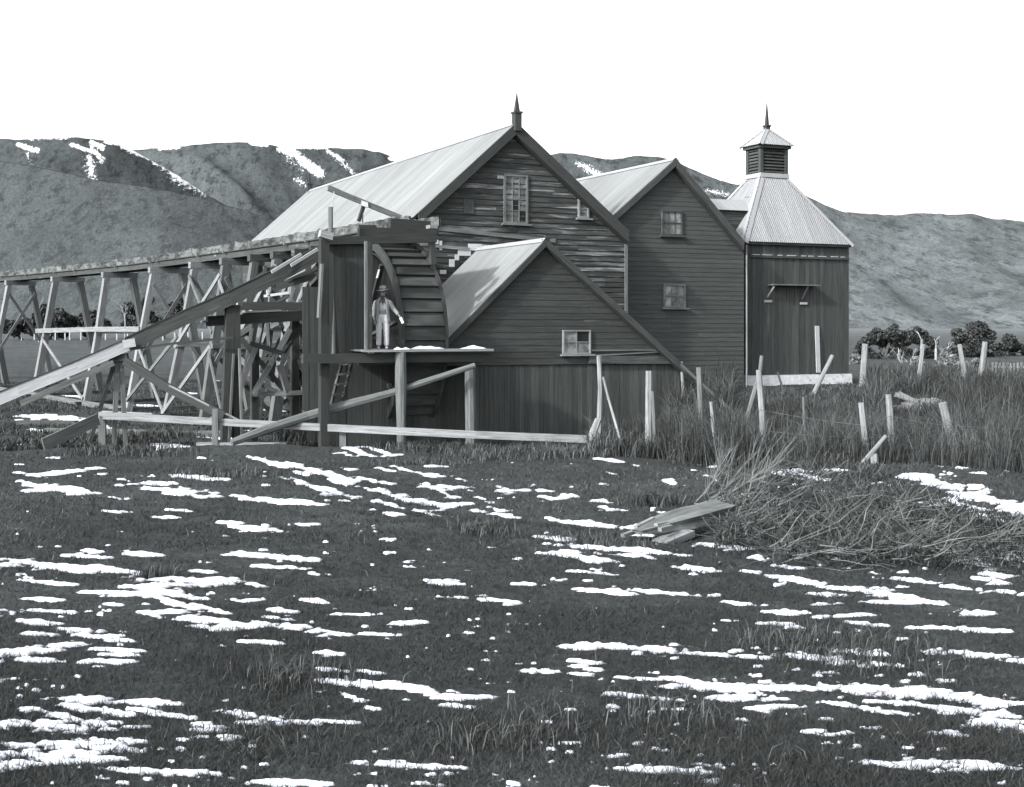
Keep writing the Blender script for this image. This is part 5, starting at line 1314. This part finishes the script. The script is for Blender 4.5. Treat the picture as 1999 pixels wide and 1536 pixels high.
# broken log in the foreground
log = thing('broken_log', 'weathered splintered log lying on the pasture before the brush pile', 'log', PG(1330, 1050))
a = PG(1243, 1056) + Z * .10; b_ = PG(1405, 1040) + Z * .28; d = b_ - a; L = d.length; dn = d.normalized(); sd = Vector((-dn.y, dn.x, 0)).normalized()
mb = MB(); n_ = 14; rings = []
for i in range(n_ + 1):
    t = i / n_; c = a + d * t; rr = .04 + .10 * min(1, t * 2.2) ** .8; ring = []
    for k in range(14):
        th = 2 * math.pi * k / 14; q = rr * (1 + .16 * math.sin(5 * th + 1) + random.uniform(-.06, .06)) * (1.25 if abs(math.sin(th)) < .5 else .85)
        ring.append(c + sd * math.cos(th) * q * 1.3 + Z * math.sin(th) * q * .8 + dn * (random.uniform(-.05, .05) if i in (0, n_) else 0))
    rings.append(ring)
lt_ = [random.choice((.45, .75, 1.0, 1.2, 1.35)) for _ in range(14)]
for i in range(n_):
    for k in range(14):
        k2 = (k + 1) % 14; mb.face([rings[i][k], rings[i][k2], rings[i + 1][k2], rings[i + 1][k]], [(i * L / n_, k * .07), (i * L / n_, k * .07 + .07), ((i + 1) * L / n_, k * .07 + .07), ((i + 1) * L / n_, k * .07)], lt_[k] * random.uniform(.92, 1.08))
mb.face(rings[-1], None, .8); mb.face(rings[0][::-1], None, .8)
mb.build('trunk', 'mid_wood', log)
for k in range(6):
    mb = MB(); t0 = random.uniform(.02, .3); c = a + d * t0 + sd * random.uniform(-.2, .2) + Z * random.uniform(-.02, .08)
    mb.beam(c, c - dn * random.uniform(.15, .4) + Z * random.uniform(-.06, .02), .05, .04); mb.build('splinter', GWd, log)
mb = MB(); c = PG(1320, 1058) + Z * .03; mb.beam(c - dn * .28, c + dn * .2 + Z * .04, .2, .07, tone=1.1); mb.beam(c - dn * .1 + sd * .1, c + dn * .35 + sd * .1, .12, .06, tone=.9); mb.build('bark_slab', GWd, log)

# brush pile
mb = MB()
def twig(a, dirv, L, r, bend=.25, n_=5):
    pts = [a]; d = dirv.normalized()
    for i in range(n_):
        d = (d + Vector((random.uniform(-1, 1), random.uniform(-1, 1), random.uniform(-1, 1))) * bend / 2).normalized(); pts.append(pts[-1] + d * L / n_)
    mb.tube(pts, [r * (1 - .7 * i / n_) for i in range(n_ + 1)], 3, random.uniform(.55, 1.3))
    return pts
for i in range(18):      # the fan of cut branches at the left end
    u = random.uniform(1350, 1480); v = random.uniform(968, 1004); a = PG(u, v) + Z * random.uniform(0, .12)
    ang = random.uniform(.05, 1.15); L = random.uniform(.4, 1.05)
    pts = twig(a, Vector((math.cos(ang), random.uniform(-.3, .6), math.sin(ang))), L, random.uniform(.008, .015), .5)
    for _ in range(random.randint(4, 8)):
        k = random.randint(1, 4); twig(pts[k], (pts[k + 1] - pts[k]).normalized() + Vector((random.uniform(-.6, .6), random.uniform(-.4, .4), random.uniform(-.2, .7))), random.uniform(.25, .8), .0055, .3, 3)
for i in range(1300):
    u = random.uniform(1390, 1990); v = 925 + 190 * random.random() ** .9
    lim = 940 + max(0, (u - 1600)) * .24
    if v < lim or (u < 1500 and v > 1075): continue
    a = PG(u, v) + Z * random.uniform(0, .2)
    ang = random.uniform(-.6, 1.0) + (math.pi if random.random() < .45 else 0)
    twig(a, Vector((math.cos(ang), random.uniform(-.5, .5), abs(math.sin(ang)) * .7 - .05)), random.uniform(.2, .75), random.uniform(.003, .0075), .75)
brush = mb.build('brushwood', 'twig'); tag(brush, 'tangled heap of cut branches and dry brushwood on a low mound', 'brushwood', kind='stuff')
k = 26000
u = rng.uniform(1395, 2060, k); v = 925 + 195 * rng.random(k); okk = (v > 948 + np.clip(u - 1600, 0, None) * .24) & ~((u < 1520) & (v > 1075)) & (v < 1128 - np.clip(1650 - u, 0, None) * .14 - 70 * rng.random(k) ** 3 + 26 * (fbm(u / 60, u * 0, 3, 8) - .5))
u, v = u[okk], v[okk]; D = 3680 / (v - 765) * .97; x = (u - U0) / F * D
cl_ = fbm(x * 1.6, D * 1.6, 3, 101)
fern = blades('dead_fern', np.stack([x, D, G(x, D) + rng.uniform(0, .22, len(x))], 1), rng.uniform(.04, .17, len(x)) * (.4 + cl_) * np.clip((1135 - v) / 60, .35, 1), np.full(len(x), .012), np.clip(.02 + .5 * rng.random(len(x)) ** 2.2 * (.2 + 1.3 * cl_), 0, 1), rng.uniform(.4, 2.0, len(x)), 'reed', 2)
tag(fern, 'matted dead fern and weeds under the cut branches', 'undergrowth', kind='stuff')

# ------------------------------------------------------------------ trees on the flats
def crown(name, mat, parent, clumps, n_, size):
    sub_ = []
    for (a_, b_, c_, r_) in clumps:
        for _ in range(6):
            q_ = rng.normal(size=3); q_ /= np.linalg.norm(q_); k_ = rng.uniform(.25, .8)
            sub_.append((a_ + q_[0] * r_ * k_, b_ + q_[1] * r_ * k_, c_ + q_[2] * r_ * k_ * .8, r_ * rng.uniform(.36, .72)))
    clumps = sub_
    V, T = [], []
    tot = sum(r ** 2 for *_, r in clumps)
    for (cx_, cy, cz, r) in clumps:
        m = max(30, int(n_ * r * r / tot))
        d = rng.normal(size=(m, 3)); d /= np.linalg.norm(d, axis=1)[:, None]
        rad = r * (0.55 + .5 * rng.random(m)) * (0.75 + .5 * fbm(d[:, 0] * 2.2 + cx_, d[:, 1] * 2.2 + d[:, 2] * 1.7 + cz, 3, 5))
        c = np.array([cx_, cy, cz]) + d * rad[:, None] * np.array([1, 1, .82])
        a = rng.normal(size=(m, 3)); a /= np.linalg.norm(a, axis=1)[:, None]; b_ = np.cross(a, rng.normal(size=(m, 3))); b_ /= np.linalg.norm(b_, axis=1)[:, None]
        s = size * rng.uniform(.5, 1.3, m)[:, None]
        V.append(np.stack([c - a * s, c + b_ * s * .6, c + a * s, c - b_ * s * .6], 1).reshape(-1, 3)); T.append(np.repeat(np.clip(rng.random(m) ** 1.5, 0, 1), 4))
    V = np.concatenate(V); T = np.concatenate(T)
    return np_mesh(name, V, np.arange(len(V)).reshape(-1, 4), mat, parent, tone=T)
def branchy(mb, p, d, L, r, depth, spread=.55):
    n_ = 3; pts = [p]; dd = d
    for i in range(n_):
        dd = (dd + Vector((random.uniform(-1, 1), random.uniform(-.5, .5), random.uniform(-.5, .6))) * .16).normalized(); pts.append(pts[-1] + dd * L / n_)
    mb.tube(pts, [r * (1 - .45 * i / n_) for i in range(n_ + 1)], 5, 1.0)
    if depth:
        for _ in range(random.randint(2, 3)):
            k = random.randint(1, n_); nd = (dd + Vector((random.uniform(-1, 1), random.uniform(-.6, .6), random.uniform(-.15, .7))) * spread * 1.4).normalized()
            branchy(mb, pts[k], nd, L * random.uniform(.5, .8), r * .55, depth - 1, spread)
def tree(name, label, cat, u, vbase, D, clumps_px, n_, size, mat='leaf', trunk='bark', group=None):
    """clumps_px: (u, v, radius px) in the photograph, spread in depth around D"""
    x = (u - U0) / F * D; z = GZ(x, D); o = thing(name, label, cat, (x, D, z), group)
    cl_ = []
    for (cu, cv, cr_) in clumps_px:
        c = P(cu, cv, D); r = cr_ / F * D; cl_.append((c.x, D + random.uniform(-.5, .5) * r * 2, c.z, r))
    mb = MB(); b0 = Vector((x, D, z - .2)); top = max(cl_, key=lambda c: c[3])
    mb.tube([b0, b0.lerp(Vector(top[:3]), .5) + Vector((.1, 0, 0)), Vector(top[:3])], [.035 * D * .06 + .06, .12, .04], 6, 1.0)
    for c in cl_:
        a = b0.lerp(Vector(top[:3]), random.uniform(.25, .6)); mb.tube([a, a.lerp(Vector(c[:3]), .55) + Z * .1, Vector(c[:3])], [.09, .06, .03], 5, 1.0)
    mb.build('trunk', trunk, o)
    crown('crown', mat, o, cl_, n_, size)
    return o
LG = 'dark bushy trees on the flats behind the trestle'
tree('bushy_tree', 'broad dark bushy tree behind the two left trestle bents', 'tree', 95, 660, 190, [(70, 632, 16), (95, 618, 26), (120, 622, 24), (105, 640, 28), (140, 630, 16), (80, 645, 18)], 5200, .42, group=LG)
tree('bushy_tree', 'small dark bush at the left edge behind the trestle', 'tree', 42, 660, 185, [(45, 632, 14), (30, 640, 18), (55, 645, 12), (10, 640, 16)], 2200, .4, group=LG)
tree('bushy_tree', 'low dark tree between the first two pale trestle legs', 'tree', 172, 660, 195, [(160, 625, 14), (180, 618, 18), (195, 630, 16), (170, 640, 18)], 3000, .42, group=LG)
tree('bushy_tree', 'tall dark tree seen inside the A shaped bent', 'tree', 262, 660, 190, [(250, 598, 10), (262, 612, 18), (275, 600, 12), (258, 632, 20), (286, 622, 16), (290, 588, 9)], 4200, .42, group=LG)
tree('bushy_tree', 'dark tree right of the A shaped bent', 'tree', 318, 660, 200, [(305, 625, 14), (325, 630, 16), (335, 615, 12), (318, 640, 16)], 2600, .42, group=LG)
tree('bushy_tree', 'dark rounded tree just above the chute', 'tree', 362, 655, 200, [(345, 600, 14), (360, 608, 18), (352, 585, 9), (378, 612, 12), (362, 625, 18)], 3200, .42, group=LG)
def dead_tree(label, u, vb_, vt, D, depth=3, lean=0.0, name='dead_tree', grp=None):
    x = (u - U0) / F * D; h = (vb_ - vt) / F * D; z = EYE + (V0 - vb_) / F * D
    mb = MB(); z0 = GZ(x, D) - .2
    if z - z0 > .3: mb.tube([Vector((x, D, z0)), Vector((x, D, z))], [.12, .1], 6, 1.0)
    branchy(mb, Vector((x, D, z)), Vector((lean, 0, 1)).normalized(), h * .55, .011 * h + .05, depth)
    return tag(mb.build(name, 'dead_bark'), label, 'dead tree', grp)
DG = 'bare bleached trees on the flats'
random.seed(5)
dead_tree('bare white forked tree inside the A shaped bent', 244, 640, 585, 150, 3, 0, grp=DG)
dead_tree('small bare white tree above the left bushy tree', 76, 618, 578, 170, 2, .1, grp=DG)
RG = 'dark bushy trees on the flats right of the kiln'
tree('bushy_tree', 'wide dark tree spreading over white stems right of the kiln', 'tree', 1722, 730, 112, [(1692, 672, 20), (1715, 660, 24), (1740, 655, 22), (1760, 665, 22), (1700, 695, 24), (1735, 700, 26), (1765, 690, 18), (1745, 640, 10)], 15000, .15, group=RG)
tree('bushy_tree', 'narrow dark tree with a top tuft between the kiln tree and the round tree', 'tree', 1800, 725, 114, [(1793, 648, 13), (1786, 662, 12), (1802, 660, 17), (1815, 668, 14), (1800, 690, 22), (1825, 690, 14), (1785, 705, 16)], 9000, .15, group=RG)
tree('bushy_tree', 'big round dark tree at the right edge', 'tree', 1898, 722, 116, [(1898, 643, 20), (1880, 658, 22), (1915, 660, 24), (1872, 650, 12), (1925, 672, 16), (1895, 680, 26), (1870, 690, 18), (1920, 695, 20), (1845, 705, 14)], 16000, .15, group=RG)
tree('bushy_tree', 'dark tree thinning out beyond the round tree', 'tree', 1962, 722, 120, [(1945, 680, 14), (1962, 668, 18), (1985, 675, 18), (1950, 697, 16), (1975, 700, 18), (2010, 690, 18)], 7000, .15, group=RG)
random.seed(12)
for lab, u, vb_, vt, D, dp, ln in (('white stemmed bare tree leaning left in front of the wide dark tree', 1768, 726, 668, 104, 2, -.45), ('white forked bare tree beside the leaning white stem', 1776, 726, 676, 104, 2, .05), ('bare pale branch rising beside the narrow dark tree', 1798, 690, 640, 110, 2, .1), ('bare white stub in the pale scrub right of the narrow tree', 1827, 680, 652, 110, 1, 0), ('bare pale tree standing behind the slim leaning post', 1845, 715, 668, 108, 2, .05)):
    dead_tree(lab, u, vb_, vt, D, dp, ln, grp=DG)
SGp = 'pale scrub bushes in front of the right hand trees'
for lab, u, v, r, D in (('pale scrub bush against the kiln side', 1668, 708, 17, 100), ('pale scrub bush under the white stems', 1790, 706, 13, 98), ('pale scrub bush right of the narrow dark tree', 1846, 690, 14, 100), ('pale scrub bush under the round dark tree', 1862, 706, 15, 96), ('low pale scrub bush by the slim leaning post', 1830, 714, 12, 94), ('pale scrub bush nearest the paling fence', 1905, 712, 15, 92)):
    tree('scrub_bush', lab, 'bush', u, v + r, D, [(u - r * .4, v + r * .3, r * .7), (u + r * .4, v + r * .2, r * .7), (u, v - r * .3, r * .7)], 1300, .16, mat='pale_leaf', trunk='dead_bark', group=SGp)
# far fence on the left flats
mb = MB(); D = 184; x = (42 - U0) / F * D
px = [42, 67, 88, 108, 127, 136, 158, 181, 206, 228, 249, 270, 292, 318, 341, 367, 379, 395, 416, 440, 470]
p0 = None
for i, u in enumerate(px):
    xx = (u - U0) / F * D; z = GZ(xx, D)
    if p0 is None:
        mb = MB(); mb.box(Vector((xx, D, z + .6)), Z * .68, Vector((.085, 0, 0)), Vector((0, .1, 0)), .85); p0 = mb.build('far_post', 'white_paint'); p0x, p0z = xx, z
        o = p0
    else:
        o = p0.copy(); COL.objects.link(o); o.location = (xx - p0x, 0, z - p0z + random.uniform(-.15, .1))
    tag(o, 'small white post in the far fence row behind the trestle', 'fence post', 'white posts of the far fence')
# paling fence at the right edge
pf = thing('paling_fence', 'low pale paling fence at the right edge before the trees', 'fence', P(1950, 742, 60))
mb = MB()
for k in range(22): mb.beam(P(1938 + k * 7, 742, 60), P(1938 + k * 7, 708 + random.uniform(-2, 2), 60), .10, .03, up=Vector((0, 1, 0)))
mb.build('paling', GWd, pf)
mb = MB(); mb.beam(P(1936, 716, 60.05), P(2090, 716, 60.05), .05, .09); mb.beam(P(1936, 733, 60.05), P(2090, 733, 60.05), .05, .09); mb.build('rail', GWd, pf)

# ------------------------------------------------------------------ the man on the platform
DM = PB(747, 680, TP + .5).y; MX = (747 - U0) / F * DM
base = Vector((MX, DM, zd))
man = thing('person', 'bearded man in hat, loose jacket and pale trousers standing on the wheel platform', 'person', base)
S = 1.0
def skin(name, mat, parent, verts, edges, radii, root, sub=2, smooth=True):
    me = bpy.data.meshes.new(name); me.from_pydata([tuple(v) for v in verts], edges, [])
    o = bpy.data.objects.new(name, me); COL.objects.link(o); me.materials.append(M[mat])
    o.parent = parent; WL[o.name] = wl(parent)
    md = o.modifiers.new('Skin', 'SKIN'); md.use_smooth_shade = True
    for i, sv_ in enumerate(me.skin_vertices[0].data):
        r = radii[i]; sv_.radius = r if isinstance(r, tuple) else (r, r)
        sv_.use_root = (i == root)
    o.modifiers.new('Subsurf', 'SUBSURF').levels = sub
    o.modifiers['Subsurf'].render_levels = sub
    return o
class SK:
    def __init__(s): s.v = []; s.e = []; s.r = []
    def add(s, p, r, to=None):
        s.v.append(Vector(p)); s.r.append(r); i = len(s.v) - 1
        if to is not None: s.e.append((to, i))
        return i
    def chain(s, pts, to):
        for p, r in pts: to = s.add(p, r, to)
        return to
# body: x to the right of the picture, y away from the camera
k = SK()
pel = k.add((0, 0, .93), (.125, .10))
wa = k.add((0, 0, 1.10), (.12, .095), pel); ch = k.add((0, .01, 1.28), (.14, .10), wa); nk = k.add((0, .015, 1.42), (.06, .06), ch)
hd = k.add((.0, 0, 1.52), (.070, .078), nk); ht = k.add((.0, 0, 1.62), (.080, .092), hd); tp = k.add((0, .01, 1.70), (.055, .065), ht)
for sg, arm, hand_dir in ((-1, ((-.17, .02, 1.37), (-.245, .04, 1.10), (-.235, -.03, .86)), Vector((.25, -.25, -.95))), (1, ((.17, .02, 1.37), (.30, .02, 1.14), (.46, -.06, .945)), Vector((.62, -.25, -.72)))):
    sh = k.add(arm[0], .058, ch); elb = k.add(arm[1], .042, sh); wr = k.add(arm[2], .027, elb)
    hd_ = hand_dir.normalized(); palm = k.add(Vector(arm[2]) + hd_ * .075, (.036, .018), wr)
    side = hd_.cross(Vector((0, 1, 0))).normalized()
    for f in range(4):
        o_ = (f - 1.5) * .019; L = (.062, .072, .068, .052)[f]; b0 = Vector(arm[2]) + hd_ * .10 + side * o_
        cur = Vector((0, -.35, 0)) if sg < 0 else Vector((-.1, -.5, -.1))
        a1 = k.add(b0, .0095, palm); a2 = k.add(b0 + (hd_ + cur * .4).normalized() * L * .55, .0088, a1); k.add(b0 + (hd_ + cur * .4).normalized() * L * .55 + (hd_ + cur * 1.4).normalized() * L * .5, .0075, a2)
    t1 = k.add(Vector(arm[2]) + hd_ * .045 + side * (-.03 * sg) + Vector((0, -.012, 0)), .011, palm); k.add(Vector(arm[2]) + hd_ * .09 + side * (-.042 * sg) + Vector((0, -.03, 0)), .009, t1)
for sg in (-1, 1):
    hp_ = k.add((sg * .09, 0, .86), .095, pel); kn = k.add((sg * .10, -.015, .48), .06, hp_); an = k.add((sg * .105, .015, .10), .04, kn); k.add((sg * .115, -.10, .045), (.042, .03), an)
skin('body', 'skin', man, k.v, k.e, k.r, pel)
k = SK(); p_ = k.add((0, .0, .92), (.155, .125)); k.add((0, .0, 1.03), (.15, .12), p_)
for sg in (-1, 1): k.chain((((sg * .092, 0, .82), (.105, .115)), ((sg * .105, -.02, .48), (.082, .088)), ((sg * .108, .0, .20), (.076, .08)), ((sg * .108, -.01, .075), (.078, .085))), p_)
skin('trousers', 'trouser', man, k.v, k.e, k.r, p_)
k = SK(); w_ = k.add((0, -.012, 1.03), (.145, .115)); c_ = k.add((0, -.012, 1.2), (.145, .118), w_); k.add((0, -.005, 1.33), (.13, .105), c_)
skin('waistcoat', 'vest', man, k.v, k.e, k.r, w_)
# open jacket: two front panels, back and sleeves as one shell
mb = MB()
def ringpt(th, z, rx, ry, yo=.02): return base + Vector((math.sin(th) * rx, yo - math.cos(th) * ry, z))
lv = [(.72, .225, .165), (.80, .215, .16), (.95, .195, .15), (1.10, .182, .142), (1.25, .195, .145), (1.36, .185, .13), (1.43, .11, .095), (1.465, .085, .085)]
nth = 26
grid = []
for (z, rx, ry) in lv:
    op = .75 if z < .9 else (.62 - (z - .9) * .35)
    if z > 1.4: op = .35
    row = []
    for i in range(nth + 1):
        th = op + (2 * math.pi - 2 * op) * i / nth
        wv = 1 + .02 * math.sin(th * 9 + z * 5)
        row.append(ringpt(th, z + (.02 * math.cos(th) if z < .75 else 0), rx * wv, ry * wv))
    grid.append(row)
for a, b_ in zip(grid[:-1], grid[1:]):
    for i in range(nth): mb.face([a[i], a[i + 1], b_[i + 1], b_[i]])
jk = mb.build('jacket', 'tweed', man, smooth=True)
sm = jk.modifiers.new('Solid', 'SOLIDIFY'); sm.thickness = .012; sm.offset = 0
for arm in (((-.165, .02, 1.375), (-.205, .03, 1.26), (-.255, .04, 1.10), (-.245, -.025, .885)), ((.165, .02, 1.375), (.225, .02, 1.26), (.305, .02, 1.14), (.448, -.055, .962))):
    k = SK(); a0 = k.add(arm[0], .085); k.chain(((arm[1], .074), (arm[2], .066), (arm[3], .052)), a0); o = skin('sleeve', 'tweed', man, k.v, k.e, k.r, a0)
# shirt front and beard, face
mb = MB(); mb.face([base + Vector(p) for p in ((-.05, -.118, 1.42), (.05, -.118, 1.42), (.0, -.138, 1.24))]); mb.face([base + Vector(p) for p in ((.05, -.116, 1.42), (-.05, -.116, 1.42), (0, -.06, 1.46))]); mb.build('shirt_front', 'hair', man)
k = SK(); a0 = k.add((0, -.055, 1.515), (.062, .045)); k.add((0, -.075, 1.46), (.055, .04), a0); k.add((0, -.08, 1.41), (.03, .025), 1); skin('beard', 'hair', man, k.v, k.e, k.r, a0)
k = SK(); a0 = k.add((0, -.088, 1.605), .012); k.add((0, -.108, 1.57), .015, a0); skin('nose', 'skin', man, k.v, k.e, k.r, a0, 1)
for sg in (-1, 1):
    mb = MB(); mb.tube([base + Vector((sg * .032, -.085, 1.612)), base + Vector((sg * .032, -.098, 1.610))], [.012, .010], 8, 1.0); mb.build('eye', 'hair', man)
    mb = MB(); mb.tube([base + Vector((sg * .084, .0, 1.62)), base + Vector((sg * .095, .01, 1.59)), base + Vector((sg * .086, .005, 1.56))], [.012, .018, .010], 7, 1.0); mb.build('ear', 'skin', man)
k = SK(); a0 = k.add((0, .03, 1.58), (.082, .075)); k.add((0, .02, 1.66), (.086, .086), a0); skin('hair', 'hair', man, k.v, k.e, k.r, a0)
# hat
def lathe(prof, c, n_=28, wave=None, tilt=0.0):
    mb = MB(); rows = []
    for (r, z) in prof:
        row = []
        for i in range(n_):
            th = 2 * math.pi * i / n_; zz = z + (wave(th, r) if wave else 0)
            q = Vector((math.cos(th) * r, math.sin(th) * r * 1.12, zz)); q.z += q.x * tilt; row.append(c + q)
        rows.append(row)
    for a, b_ in zip(rows[:-1], rows[1:]):
        for i in range(n_): mb.face([a[i], a[(i + 1) % n_], b_[(i + 1) % n_], b_[i]])
    return mb
hat = lathe([(.095, .0), (.19, -.012), (.195, -.004), (.105, .012), (.100, .06), (.092, .105), (.06, .128), (.01, .118)], base + Vector((0, 0, 1.665)), wave=lambda th, r: (.035 * math.cos(th) ** 2 * (1 if math.cos(th) > 0 else .15) - .012 * math.sin(th) ** 2) if r > .15 else 0, tilt=.06)
hat.build('hat', 'felt', man, smooth=True)
mb = lathe([(.108, .012), (.110, .038), (.104, .040)], base + Vector((0, 0, 1.665)), tilt=.06); mb.build('hat_band', 'hair', man, smooth=True)
for sg in (-1, 1):
    k = SK(); a0 = k.add((sg * .108, .02, .05), (.045, .048)); k.chain((((sg * .115, -.07, .042), (.045, .038)), ((sg * .12, -.14, .034), (.038, .028))), a0); skin('boot', 'boot', man, k.v, k.e, k.r, a0)
mb = MB(); hp_ = base + Vector((.46, -.06, .945)) + Vector((.62, -.25, -.72)).normalized() * .11
mb.box(hp_ + Vector((-.0, -.03, -.055)), Vector((.035, -.01, -.075)), Vector((.03, .004, .014)), Vector((.0, .012, .0)), 1.0)
tag(mb.build('paper_roll', 'paper'), 'small white rolled paper held in the man\'s lowered hand', 'paper')
